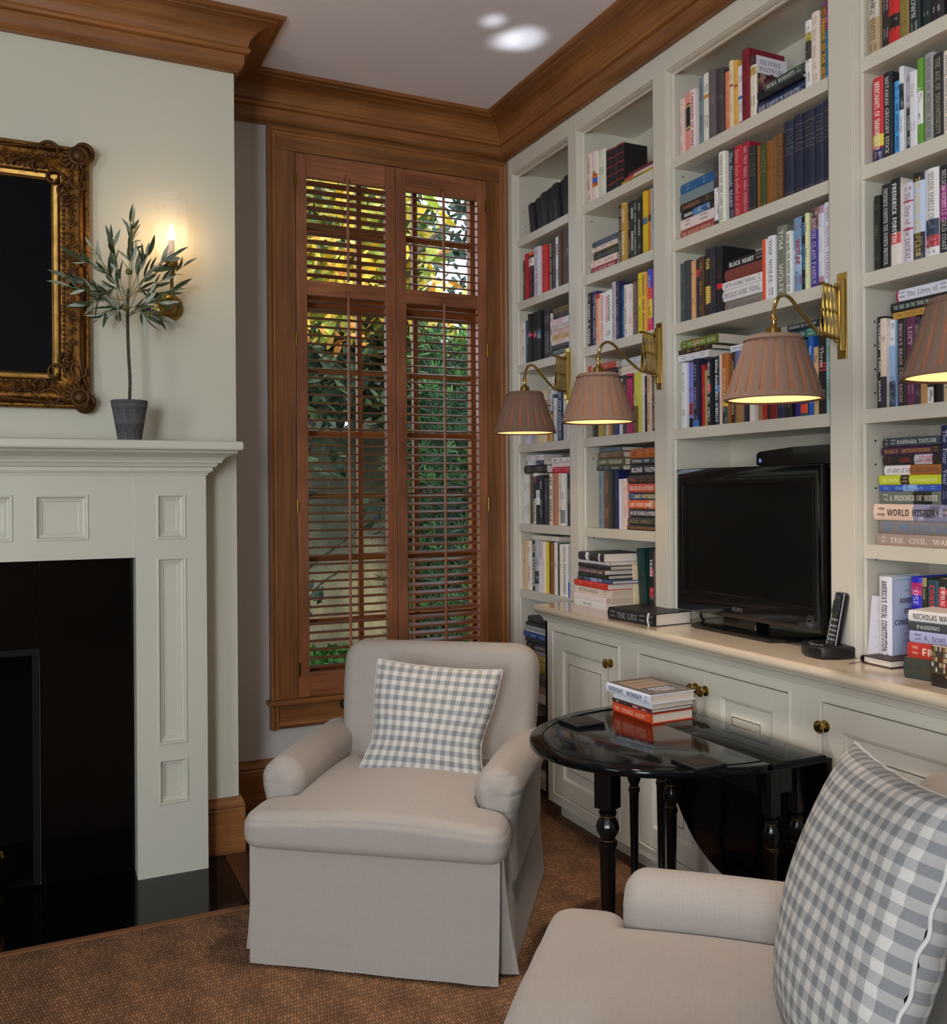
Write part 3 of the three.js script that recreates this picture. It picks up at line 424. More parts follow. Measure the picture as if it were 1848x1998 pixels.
// ---------------------------------------------------------------- the books
// one line a book: how it stands (U upright, S/T/V lying in a pile, spine outwards), left end z and size along the shelf, height or thickness (mm), cover, lettering colour, face|lettering|bands
const SHELVES = `
# 1 1 L
U -3665 47 139 222426 - -
U -3617 58 149 1e2022 - -
U -3559 53 157 242628 - -
U -3506 55 161 1c1e20 - -
U -3450 50 164 222426 - -
U -3400 49 169 1e2022 - -
U -3351 44 170 242628 - -
# 1 2
U -3744 17 189 3a3a35 c8c8c0 s|BERNSTEIN
U -3727 38 212 a01826 401010 s|~~~~
U -3689 56 209 1a1a20 b02028 k|THE CORRECTIONS|c05a20 0 .07|d8d8d8 .12 .3
U -3633 59 218 b9b4c0 222228 s|THE YEAR OF THE FRENCH
U -3574 54 214 b5201c 5c1010 n|~~~~
U -3520 35 222 2a2a2a c8c8b0 s|ERICH SEGAL PRIZES
U -3485 28 216 3a2826 a09080 s|~~~
U -3457 35 223 d8d4da 333333 k|PREY ~~~~
U -3422 38 230 4a3428 806040 s|~~~
U -3384 34 233 4a352a 8a6a48 s|~~~
U -3350 24 237 382a28 cccccc s|~~~~
# 1 3
U -3766 36 197 cdbfb4 222222 k|~~ ~~~~~
U -3730 38 198 1f4a66 7aa0b0 n|~~~
U -3692 40 220 1c1a1c d8d8d8 n|~~|b83058 .4 .46
U -3652 38 222 18181a d0d0d0 s|~~|a02848 .42 .52
U -3614 42 221 1a1a1c d0d0d0 s|~~~|1c5a70 .4 .56
U -3571 57 214 2c2c30 cccccc n|~~ ~~~~~~
U -3513 27 194 d0c4c0 222222 k|~~ THE DRAFT
# 1 3 S
S -3485 160 34 2c3030 a8b0b0 s|PRACTICE
S -3486 162 16 3c3836 a04038 n|~~~~ ~~~
S -3484 160 21 cfc4c0 b05060 b|~~~WRIGHT
S -3484 160 23 b89868 604020 s|~~~~ ~~~
S -3486 162 20 c8a8a4 333333 s|~~~
S -3485 162 18 bfb4ae 333333 s|~~~~ ~~~~
S -3493 169 29 d0b8c0 b86878 n|~~~~~|d8d0d4 .6 1
S -3467 144 18 2a2826 b0a890 n|~~~~
S -3486 163 33 5a4824 8a7a50 s|~~
# 1 4
U -3729 44 117 b8b8c4 222222 n|~~~~
U -3685 56 118 a8a4b0 33333a n|~~~
U -3629 50 118 c9b48c 604828 n|~~
U -3579 39 117 d2c2a4 604020 n|~~
U -3540 22 116 a86028 301808 n|~~
U -3517 32 116 c0a038 302010 n|~~
U -3506 22 224 d4d4da 333333 s|~~ ~~|302818 .4 .5
U -3484 16 204 3c4c4a c0c8c0 n|~~~
U -3469 24 186 c8c8c8 222222 k|~~ ~~~
U -3442 52 231 1c2c4c f0f0f0 s|THE CITY ASSEMBLED
U -3391 15 220 c8c4b4 333333 n|~~
U -3375 9 219 28301c b0b0a0 n|~~
U -3366 19 215 c8c0bc 333333 n|~~~~
U -3347 20 212 cfc0b4 802028 s|FLISHIRT
# 1 4 S
S -3679 130 21 a8784a - -
S -3688 141 24 b0804e - -
S -3698 174 22 b08068 705040 s|~~
S -3709 185 25 c8b8a8 907050 s|~~~~
S -3711 187 21 c8b090 806040 s|~~
T -3520 91 21 c8b8a8 705848 s|~~~~
T -3519 102 29 d0c8b8 605840 s|~~~ ~~~~
# 1 5
U -3758 29 221 d4d4d8 222222 s|~~~~ ~~~~
U -3729 32 218 d8ccb8 7a3020 s|~~ ~~~~
U -3697 34 220 4c4a38 5a6ab0 n|~~~~
U -3663 36 228 cfc8b8 1c1c20 k|THE ~~ CONSTITUTION|202024 .2 .5|8a1c20 .08 .2
U -3627 35 216 1c1c1e d0d0d0 n|~~|c8c8c8 .3 .6
U -3593 32 218 1c1c20 e0e0e0 n|KEN FOLLETT
U -3560 32 206 2a2c34 a0a0a8 n|~~~
U -3529 42 224 d6c6a8 111111 k|KEY TO REBECCA
U -3487 35 223 9a6a54 - -
U -3452 31 223 d8ccb8 602020 s|~~ ~~
U -3420 40 222 d0c8c0 333333 n|~~|70787a .7 .95
U -3381 29 221 1c1c20 c8c8c0 k|~~~~~~
U -3351 22 216 2a7a8c f0f0f0 n|~~
# 1 5 S
S -3746 199 36 242426 b0a088 s|~~ ~~~
S -3701 150 19 c8c8d0 303858 s|~~~|303048 .5 1
S -3705 151 26 c4c0c8 505050 s|~ ~~~~
T -3488 162 27 a81c2c e0a0a0 s|~~~~ ~~~
T -3484 157 19 d4c4c0 806060 s|~~~ ~~~~
T -3479 153 21 d8d4d4 222222 k|DON'T PIE - ~~
# 1 6
U -3753 28 225 b8a080 604828 n|~~
U -3725 35 222 d6ccbc 802020 s|~~ ~~~~~~
U -3690 42 224 201e20 f0f0f0 k|THE RECKONING
U -3648 42 230 9aa4a4 303838 n|~~|303430 .6 .85
U -3606 28 225 b09a9c 803040 s|~~|c8c0c0 .35 1
U -3578 20 224 cfc6c8 604048 n|~~
U -3558 25 225 c8b41c 605008 n|~~
U -3532 18 226 302c20 908060 n|~~
U -3515 27 223 7a4a24 c0a060 s|~~
U -3488 29 226 d8d4cc 333333 n|~~
U -3459 32 223 243028 a0b0a0 n|~~~
U -3427 21 220 d0c8b8 333333 n|~~
U -3406 49 223 dcd8d4 333333 s|SPECIAL RELATIONSHIPS
U -3357 14 215 a8a8b0 3050a0 n|~~|3060b0 .7 1
U -3343 11 215 b89888 333333 n|~
# 1 6 S
S -3672 236 21 c4bcac 807868 s|~~ ~~~~~
# 1 7 S
S -3758 223 33 8a6a60 c0b0a0 s|~~
S -3753 218 52 4c4a40 b0b0a0 s|~~
S -3752 218 52 8a7c2c 202020 k|~~~~
S -3756 223 24 9a8c38 e0d8a0 s|~~~~
S -3743 210 21 8c8088 605860 s|~~
S -3736 203 31 202022 c8c8c8 s|~~ AMBROSE
S -3765 232 21 2a2e30 808080 n|~~
S -3755 222 28 20407c c0c8e0 s|~ Bush Tales
S -3725 193 7 c8c8d0 404040 n|~~
S -3732 200 22 8a8e8c d0d0d0 s|~~~
S -3727 195 15 202022 909090 n|~~
S -3720 188 26 26262a 808080 n|~~
# 1 8 S
S -3759 218 52 3a2c28 806858 n|~~
S -3759 218 52 4a3a34 907060 n|~~
S -3758 218 47 3a2830 806858 n|~~
S -3757 218 47 28201e 806858 n|~~
# 2 1
U -3188 25 203 d0bcb0 333333 k|CLAYTON HENRY ~~
U -3162 39 200 d8ccc4 222222 b|0|c05a1c .44 .7|3858b0 .52 .62
U -3123 52 194 c2c4b4 444444 s|~~
U -3072 40 179 1e1c1c 902428 x|
U -3031 32 174 1e1c1c 902428 x|
U -2999 59 171 1e1c1c 902428 x|
# 2 1 S
S -2942 211 17 a08a20 18160c k|TYNCOBERNATION
S -2933 202 13 c0a8a8 802040 k|~~~~|a83048 .0 .3
S -2915 184 15 5a1a28 a06060 n|~~
# 2 2 S
S -3159 176 26 8a2434 e0d0c8 s|~~~~ STEAD WEST
S -3159 176 26 d0c0b8 8a2030 s|~~ The Amateur
S -3157 175 35 2c2e2a 8a8a50 s|~~ ~~~~
S -3158 176 18 c8b8a8 3a5068 s|~~~~ Martin Blane
S -3157 175 24 3c4658 909aa8 n|~
# 2 2
U -2978 29 226 2c2a1c b8a878 s|THE LAST ~~ GRISHAM
U -2949 33 223 a8823c f0e8d0 k|JOHN GRISHAM|c8a860 .0 .03
U -2916 19 219 201e18 b8a060 s|~~ JOHN GRISHAM
U -2896 27 219 222228 f0f0f0 k|JOHN GRISHAM
U -2869 22 215 26302a d0d0a0 s|THE FIRM JOHN GRISHAM
U -2847 23 219 24221e d8d8d0 s|THE BROKER ~~
U -2824 29 233 b8a020 605008 n|~~|4a6080 .42 .52
U -2795 28 233 b86a18 402008 n|~~|302818 .4 .5
U -2767 11 229 8aa0a8 304050 n|~~
U -2756 20 233 28242c a0a0b0 n|~~|d0d0d8 .68 .95
# 2 3
U -3192 28 219 26262c d8d8d8 k|~~ ROBERT B PARKER
U -3164 32 220 2c2c5a f0f0f0 s|~~~~ TOTAL CONTROL ~|5050a0 .0 .02
U -3132 31 203 d0a888 c03828 b|DEIGHTON ~~|a83028 .0 .1
U -3101 31 202 d8d0d4 b86880 b|DEIGHTON MEXICO
U -3070 27 202 d8d8d8 c84838 b|DEIGHTON ~~
U -3043 27 202 dcdcdc 181818 b|DEIGHTON ~~
U -3015 29 226 a4a4ac 802838 s|Len Deighton SPY SINKER
U -2986 27 222 2a2844 9098c0 s|~~ A LONG GOOD
U -2960 30 203 1c4a7c 88b0c8 s|~~~~ LAUGHTER
U -2930 24 198 d8cfc8 222222 s|MONEY MURDER ~~
U -2906 18 198 dcd4cc 802828 s|~~~ ~~~~
U -2888 40 201 5a443e 8a786c s|HUNTER'S TRADE
U -2848 29 225 d8c41c 6a5a10 n|KOONTZ VELOCITY
U -2819 25 223 e0a848 201808 k|INTENSITY DEAN KOONTZ
U -2793 29 227 c02c50 f0e0e0 n|SEAN ~~ ~~~|3848b0 0 .22|6030a0 .22 .3|c83828 .3 .48|d8b828 .48 .78
U -2764 27 222 2c3c98 - -
# 2 4 S
S -3190 202 38 3c2c28 80706a s|~~ ~~~~
S -3196 197 27 a8483c e0c0b0 n|~ ~~~|c8a8a4 .15 .4
T -2959 208 10 c8bfb0 605040 s|~~
T -2962 211 23 c0b8a8 504838 s|~~~~
T -2955 204 27 a8b0b4 506070 n|~~
# 2 4
U -3156 24 203 3a3c34 c0c0c0 n|~~
U -3131 44 203 a08a50 504018 n|~~
U -3083 25 203 b8b0a0 404040 n|~~~
U -3057 25 220 b06828 f0d8b0 n|~~|8a9088 .0 .3
U -3032 19 224 3a4a40 d8d8c0 n|~~~
U -3013 31 219 282a60 d0d0e0 n|~~~
U -2981 22 214 c4c4cc 303038 n|~~~
U -2959 32 225 30342e d8d8d0 s|~~ ~~~
U -2927 40 226 a02858 401020 n|~|101010 .04 .08
U -2887 16 202 28301e d8d8c8 s|~~ THEORY OF BELL
U -2870 26 224 b8b44a 706828 n|~~|6a4a24 .55 1
U -2844 26 223 d8d0cc 605858 n|~~
U -2818 16 206 1e1e22 d0d0d0 k|~~~~~ ~~~
U -2802 28 218 c8a890 7a2a2a s|JONES RANDOM
U -2774 32 205 1e1e22 b8b060 s|Conflict of Interest
# 2 5 S1
T -3134 179 18 2a2e24 d0d0c0 s|~~ ~~ Saturday
T -3134 186 29 4a4a30 d8d8b8 s|JOHN GRISHAM
T -3130 172 26 5a4228 c0a060 s|~~~~ ~~
T -3126 154 18 465660 a0b0b0 n|~~~
# 2 5
U -3117 32 221 6a7680 222830 s|JOHN IRVING ~~
U -3085 36 222 54392e c09060 s|~~~~ ~~~
U -3049 26 226 2c3028 a03030 n|~ ~~~~
U -3023 28 227 1a1c48 6a70a0 n|~~
U -2995 29 192 c8c8d0 - -
U -2966 18 189 b8b0b0 - -
U -2948 20 193 d4b8b0 444444 s|~~ ~~~~~~
U -2929 18 200 6a3a6a b090b0 n|~~
# 2 5 S
S -2931 187 18 2c2620 c07a30 s|MICHAEL CONNELLY THE OVERLOOK
S -2927 183 30 2a2822 a09060 s|MICHAEL CONNELLY ~~
S -2923 180 32 242424 f0f0f0 k|POP GOES THE WEASEL by PATTERSON
S -2921 178 32 b85020 f0e8e0 k|LAKE HOUSE JAMES ~~|b09070 .72 .85
S -2916 173 28 1c3a64 c8b890 k|~~ JAMES PATTERSON|3a4440 .5 1
S -2911 168 33 a8402c d8c0b8 k|ROSES ARE RED by PATTERSON
S -2915 173 31 2a241c a02828 k|THE ~~ ~~
S -2915 173 41 201e20 e0e0e0 k|BLIND FAITH
S -2911 170 24 262628 b0b0b0 k|STEPHEN FREY ~~
S -2913 171 34 a8581c 3a1c08 k|MY ~~ ~~
# 3 1
U -2596 21 196 c9b4ac 903040 s|C. P. SNOW ~~~
U -2575 41 208 d08478 301010 n|~|1c1c18 .18 .62|a89050 .2 .24|a89050 .56 .6
U -2534 28 202 d8c8c4 802838 k|CORRIDORS OF POWER
U -2505 32 234 6a7a84 202428 s|JOHN IRVING
U -2473 32 232 c8c8bc 303030 s|~~ ~~~~|b08840 .3 .36
U -2441 33 230 5a5052 8a8080 n|~~
U -2408 34 222 3e3638 908888 n|~
U -2374 27 200 d07858 f0c0a0 s|~~~ ~~~
U -2347 19 224 d8c8a0 806020 s|~~ ~~~~|8a3028 .34 .37
U -2327 17 218 d8a048 8a5a20 n|~|8a3028 .36 .39
U -2311 27 192 d0d0d4 303038 n|~~ ~~~~|2858a0 .5 .55|a02028 .92 1
U -2283 31 230 6e1622 38080e s|~~~~ RUSSIANS
U -2253 28 197 d0c8b8 3a3a3a s|~~~ ~~~|3a2a28 .0 .15|b89850 .18 .3
# 3 1 S
S -2228 205 44 1e2a4c c8c8c0 s|MARK HAMPTON ON DECORATING ~
S -2197 175 14 16181a 909890 n|~~~~
S -2178 157 29 2c3a34 e0e0d8 s|NORA ROBERTS ~~
# 3 1 B
U -2019 24 200 dcdcdc 222222 n|~ SIMPSON ~~~|a09848 .17 .3|3a3630 .3 .56
U -1995 29 212 cfc0b4 8a7a70 s|~~ The Sins of ~~
U -1965 25 224 5a4a20 d8a020 k|~~ FRANCIS TO THE HILT|5a4090 .0 .02
U -1940 20 237 2a80c8 102030 b|LAUREN FREEZE MY MARGARITA|c0287c 0 .42
# 3 2 S
S -2599 180 34 8a3a30 e8c8b0 s|THE ROBESON DIVISION ~
S -2596 177 35 d4c4c0 333333 s|~~ ~~~
S -2593 175 25 202226 d8d8d8 k|Robin ~~ ~~|4a70a0 .35 .85
S -2593 175 26 2a2420 b87848 s|DARKNESS ~~
S -2590 172 34 6a7a80 505c60 n|~
S -2595 176 37 1c5080 c0d0e0 n|~ ~
# 3 2
U -2415 21 213 3a3238 b090b0 n|~~ ~~~~~|d0ccd0 .42 .92
U -2393 33 232 d8d8cc 222222 s|SURRENDER THE PINK CARRIE FISHER|d0d890 .97 1
U -2360 30 235 2c2a34 e0e0e0 s|The Nymph MARY ~~
U -2329 39 230 a01c2c e8b8a8 s|Barbara Taylor Bradford Act of Will
U -2290 34 229 8a1a2c e0c0c0 s|ONE TRUE THING ANNA QUINDLEN
U -2255 31 204 20262a 8a8058 g|
U -2225 19 200 8a5424 5a3010 n|~
U -2205 26 196 3a4420 a09048 g|
U -2180 27 196 7a4a20 50300f n|~
U -2152 22 199 6a4a24 c09840 G|
U -2130 24 199 5e3e20 b89040 G|
U -2105 40 227 1c2238 b8a878 g|
U -2065 32 232 1c2238 b8a878 g|
U -2033 44 230 1a2036 b8a878 g|
U -1989 37 231 1c2238 b8a878 g|
U -1953 31 232 1a2036 b8a878 g|
# 3 3
U -2607 26 207 3c4444 707878 n|~~~ ~~
U -2579 34 209 34383e 606468 n|~
U -2545 20 203 c8946a 302010 s|~ ~~~
U -2524 24 205 20202e 808090 n|~|b03040 .18 .3
U -2499 27 205 4a3020 a88040 s|THE WALL ~~
U -2470 35 222 1c1c1c d8d060 k|THE NINJA|a08030 .55 .8
U -2434 26 221 26242c 903038 s|~~~ ~~~
U -2407 29 217 161618 b03038 s|~~|c02030 .56 .64
# 3 3 S
S -2403 197 33 7a706a 3a3430 s|JULIE GARWOOD  RANSOM
S -2392 196 36 d0cccc 202020 s|LINCOLN GORE VIDAL
S -2379 183 26 ccc8c8 202428 s|1876 GORE VIDAL ~
S -2371 176 39 6e362e - -
S -2365 171 31 181818 f0f0f0 k|BLACK HEART ~~~
# 3 3 B
U -2194 15 189 d8d0cc c84838 k|~~~~|d05030 .0 1
U -2178 31 194 d4d4d8 222222 s|TOM WOLFE ~~
U -2146 43 215 6a6a5e d4d4cc n|TOM . WOLFE
U -2102 22 190 d4d4cc 222222 b|Tom Wolfe THE PAINTED WORD FSG
U -2080 44 223 6a88a8 a02038 k|~ WOLFE ~~|88a4c0 .4 .75
U -2035 19 216 1c1c20 40a0d0 b|FINAL ARGUMENT ~~
U -2016 14 220 d8d8a8 202020 s|Scott's Sound ~~
U -2002 34 229 34307c e0d0e8 s|~ ROUGH GLASS FAMILY|6a4c44 0 .28
U -1967 20 227 d4d0dc 8a88a8 s|WHEN GENIUS FAILED|a07888 0 .1|a07888 .88 1
U -1946 24 230 dcdce4 70406a s|FIRST SALUTE TUCHMAN
# 3 4
U -2599 29 226 d8d8dc 4a5a38 n|AUGUST ~~
U -2568 22 224 6a6ab0 202030 n|~~|8a3038 .62 .8|181818 .85 1
U -2545 15 229 d4d4d8 223050 s|~~~ ~~~~
U -2529 29 230 1e2036 9898d0 s|ANITA SHREVE ~~|3060a8 .9 1
U -2498 15 208 a02028 e0b0a0 n|~~~
U -2483 26 188 9a8850 504820 n|~~
U -2456 19 223 18181c f0f0f0 k|KILLING LINCOLN BILL O'REILLY|a02020 .38 .5
U -2436 29 228 1e2c3c f0f0f0 b|Killing Patton BILL O'REILLY|4a70a0 .42 .52
U -2406 22 229 d0b0a4 a07068 s|~ ~~
U -2384 29 228 9a5a28 e8d8a8 n|BORDERLAND|c0a028 .68 .75|3c4440 .75 1
U -2354 22 226 342820 d0c8b8 s|CUSTER'S BROTHERS
U -2331 39 230 5a6494 c0c8e0 n|~~~|8a6438 .6 1
U -2291 22 220 2c2020 b02028 s|~~~
U -2268 16 218 18181c c0c0c8 n|~~
U -2252 23 215 d4d0cc 505050 s|~~~|602028 .7 .74
U -2228 19 212 88684a - -
U -2207 19 209 9c2820 e0a090 n|~~~
U -2188 10 207 202418 a0a090 n|~~
U -2178 33 204 6a1c1c d0a090 n|~|181818 .7 .73
U -2145 35 207 1e2440 8088a8 s|ORIGIN ~~
U -2108 32 213 1a1a1e b8a878 s|INFERNO ~~
U -2075 29 216 28286c 8080c8 s|~~~~
U -2045 28 222 1c3c48 a0c0c0 n|~~|c84828 .84 .96
U -2017 18 229 2050a0 e0e8f0 k|Time Rivers ~~
U -1999 19 196 b09468 403020 k|The Fire ~~
U -1979 33 226 1a1a1c d8d8d8 s|Three ~~|b03040 .35 .37|b03040 .39 .41|b03040 .43 .45
U -1945 20 223 8ab8b4 303838 s|OBJECT LESSONS
# 3 4 S
S -2611 164 24 ccccd4 606068 s|~~~ ~~ ~~~
S -2610 175 18 2e1c1a c0a040 s|~ The RACE ~~
S -2618 203 32 5a6424 e0e8c0 s|~~ SYCAMORE ROW|8a6430 .36 .52
T -2346 159 20 c4c4cc 404048 s|JOHN GRISHAM ~ Playing for ~
V -2117 128 28 1c3a44 d0d8d8 s|LOST IN ~~|3c7060 .7 1
V -2098 120 18 20242c c0c4c8 s|CITIZENS OF LONDON
# 4 1
U -1790 37 159 a08a68 403828 s|PAGE SMITH ~~|b0a898 0 .4
U -1752 26 156 2c2224 d0d0d0 n|~~~ ~~~
U -1726 34 155 b02020 201010 n|~ ~~|1a1818 .5 .72
U -1692 29 147 7a6a34 383018 n|~~ ~
U -1662 33 141 1e262a d8d8d8 s|A SHOWN ~~
U -1630 25 140 16282a d8d8d8 n|~~ ~
U -1604 40 137 1a1c1e e0e0e0 n|~~ ~
U -1564 27 133 5a2a20 c0a060 n|~
# 4 2
U -1777 36 222 b02830 f0e8e0 b|MERCHANTS OF IMMORTALITY ~~|c8b038 .68 .82|2c2850 .84 1
U -1741 27 223 1e2022 e0e0e0 s|METAMAN GREGORY STOCK
U -1714 19 193 4a9ad8 102048 k|~~ ~~ THE SUCCESS MODEL
U -1695 14 223 ccd0d4 202428 s|~~ Comrades|181a1e .2 .5
U -1681 18 193 8a8088 e0e0e0 s|Under the Tuscan Sun|2a302c .4 1
U -1663 22 196 d4d4da 707078 s|blink ~~~
U -1641 17 220 5a8a34 e8e8e8 b|LINKED|d4d4d4 .38 .75
U -1623 28 224 8a8888 2a2a30 s|WILSON ON HUMAN NATURE
U -1595 32 210 26282a a0a078 s|THE AGE OF DISCONTINUITY
U -1563 25 205 d0c4bc 181818 s|Inventing America GARRY WILLS
# 4 3
U -1778 20 201 1c1e1c 707038 s|~~ SHALL ~~
U -1757 31 224 1e1e1e e0e0e0 s|FREDERICK FORSYTH THE FOURTH PROTOCOL
U -1725 31 228 c8beb4 f0f0f0 b|FREDERICK FORSYTH ~~ ~~|1c1c1e 0 .62|b84848 .62 .74
U -1694 35 209 b8b4bc 603038 s|~ The Day of the JACKAL|a03040 .22 .24|a03040 .56 .58
U -1659 35 223 aab4cc c8b048 s|THE HORSE WHISPERER|1a1a20 0 .1|201c24 .68 1
U -1624 37 223 d8d4d0 40403c s|NELSON DEMILLE CHARM SCHOOL ~|2c3850 .57 .75|a83038 .75 .88
U -1586 30 220 1c1c20 e0d8d0 s|NELSON DEMILLE GOLD COAST|80286a .22 .62
U -1556 31 221 1a1c1c e0e0e0 s|~~ DEMILLE
# 4 4
U -1779 24 245 1e1c1e e0d8d8 b|COSMOS CARL SAGAN
U -1755 20 235 c8b8a8 302820 s|~~ ~~|302838 .65 1
U -1735 20 228 8aa4c8 304060 s|~ ~~~|d0d4dc 0 .3|304058 .7 1
U -1714 25 228 242022 d0b8a8 s|BROCA'S BRAIN CARL SAGAN
U -1688 29 228 5c2a48 d8c0d0 s|LUCY ~~ ~~
U -1659 17 224 3a2c3c c0b0c0 s|JAMES ~~ UNTIED ~~
U -1642 26 207 b08858 604020 n|~
U -1614 18 203 242426 d8d8d8 n|~|d0d0d0 .8 1
U -1596 24 209 1c1e20 b0b0b0 n|~ ~
U -1571 33 194 c0a888 302820 n|~~ SAGAN
# 4 4 S
S -1721 169 18 a8803c 604018 s|The LIVES of a CELL ~~
S -1727 175 25 1c2420 d8e0d8 n|THE GIRL ON THE TRAIN PAULA HAWKINS
S -1706 155 30 c8c8d4 404048 s|~~ The Lives of ~~|902838 .0 .05
# 4 5 S
S -1780 238 31 8c7c74 d8d0cc s|~ THE CIVIL WAR
S -1770 229 35 6e6c6e 3a6898 s|~~~ THE CIVIL WAR
S -1786 245 43 d4b8a8 202020 k|~~ WORLD HISTORY ~~|7a7a98 .5 .9
S -1766 183 33 5a6058 d8d8d0 s|~~ A PRISONER OF BIRTH|1a1c1c .55 .85
S -1771 188 17 2a4aa0 b0c8f0 s|On Chesil Beach ~~|7aa0d8 .4 .62
S -1771 188 25 a8b01c e8ecb0 n|QUINN ~~ JOHANSEN|281c18 .36 .5
S -1754 171 26 d8d0d0 303038 s|AN ARMY AT DAWN RICK ATKINSON|8a5428 .46 1
S -1757 175 26 201e1e b02838 n|~ GIRL ~~~~|a098a0 .55 .85
S -1762 180 22 3c2038 d0a030 s|DAILY INTENTIONS ~|202020 .88 1
S -1750 168 23 343a42 c8c8c8 s|~ ~~ BARBARA TAYLOR|20282c 0 .15
# 4 5 V
U9 -1582 26 200 141c40 c8c8d8 s|The Four Year ~~
`;
const lin = (h) => new THREE.Color('#' + h);
const GAIN = 1.45;
function boost(h) { const c = lin(h); const k = Math.min(GAIN, 0.86 / Math.max(c.r, c.g, c.b, 1e-3)); c.multiplyScalar(k); return '#' + c.getHexString(); }
function hueName(h) {
  const c = new THREE.Color('#' + h); const o = {}; c.getHSL(o, THREE.SRGBColorSpace); const H = o.h * 360, S = o.s, L = o.l;
  if (L < 0.15) return S > 0.3 && H > 200 && H < 260 ? 'navy' : 'black';
  if (S < 0.13) return L < 0.3 ? 'charcoal' : L < 0.62 ? 'grey' : L < 0.76 ? 'pale grey' : 'white';
  if (L < 0.24) { if (H < 15 || H > 340) return 'dark red'; if (H < 50) return 'dark brown'; if (H < 165) return 'dark green'; if (H < 200) return 'dark teal'; return H < 262 ? 'navy' : 'dark purple'; }
  if (H < 14 || H > 345) return L > 0.62 ? 'pale pink' : S < 0.35 ? 'brick brown' : 'red';
  if (H < 42) return L > 0.68 ? 'cream' : S > 0.55 ? (L > 0.5 ? 'golden' : 'orange brown') : L > 0.45 ? 'tan' : 'brown';
  if (H < 68) return L > 0.7 ? 'cream' : S > 0.5 ? 'yellow' : 'olive'; if (H < 165) return L > 0.65 ? 'pale green' : 'green'; if (H < 195) return L > 0.6 ? 'pale teal' : 'teal';
  if (H < 255) return L > 0.66 ? 'pale blue' : S > 0.35 ? 'blue' : 'grey blue'; if (H < 300) return L > 0.6 ? 'lilac' : 'purple'; return L > 0.62 ? 'pale pink' : 'magenta';
}
const ORD = ['first', 'second', 'third', 'fourth', 'fifth', 'sixth', 'seventh', 'eighth', 'ninth', 'tenth', 'eleventh', 'twelfth', 'thirteenth', 'fourteenth', 'fifteenth', 'sixteenth', 'seventeenth', 'eighteenth', 'nineteenth', 'twentieth', 'twenty-first', 'twenty-second', 'twenty-third', 'twenty-fourth', 'twenty-fifth', 'twenty-sixth', 'twenty-seventh', 'twenty-eighth', 'twenty-ninth', 'thirtieth', 'thirty-first', 'thirty-second', 'thirty-third', 'thirty-fourth', 'thirty-fifth'];
const BAYN = ['corner bay', 'second bay', 'television bay', 'right-hand bay'];
const SHN = ['top shelf', 'second shelf', 'third shelf', 'fourth shelf', 'fifth shelf', 'sixth shelf', 'seventh shelf', 'lowest shelf'];

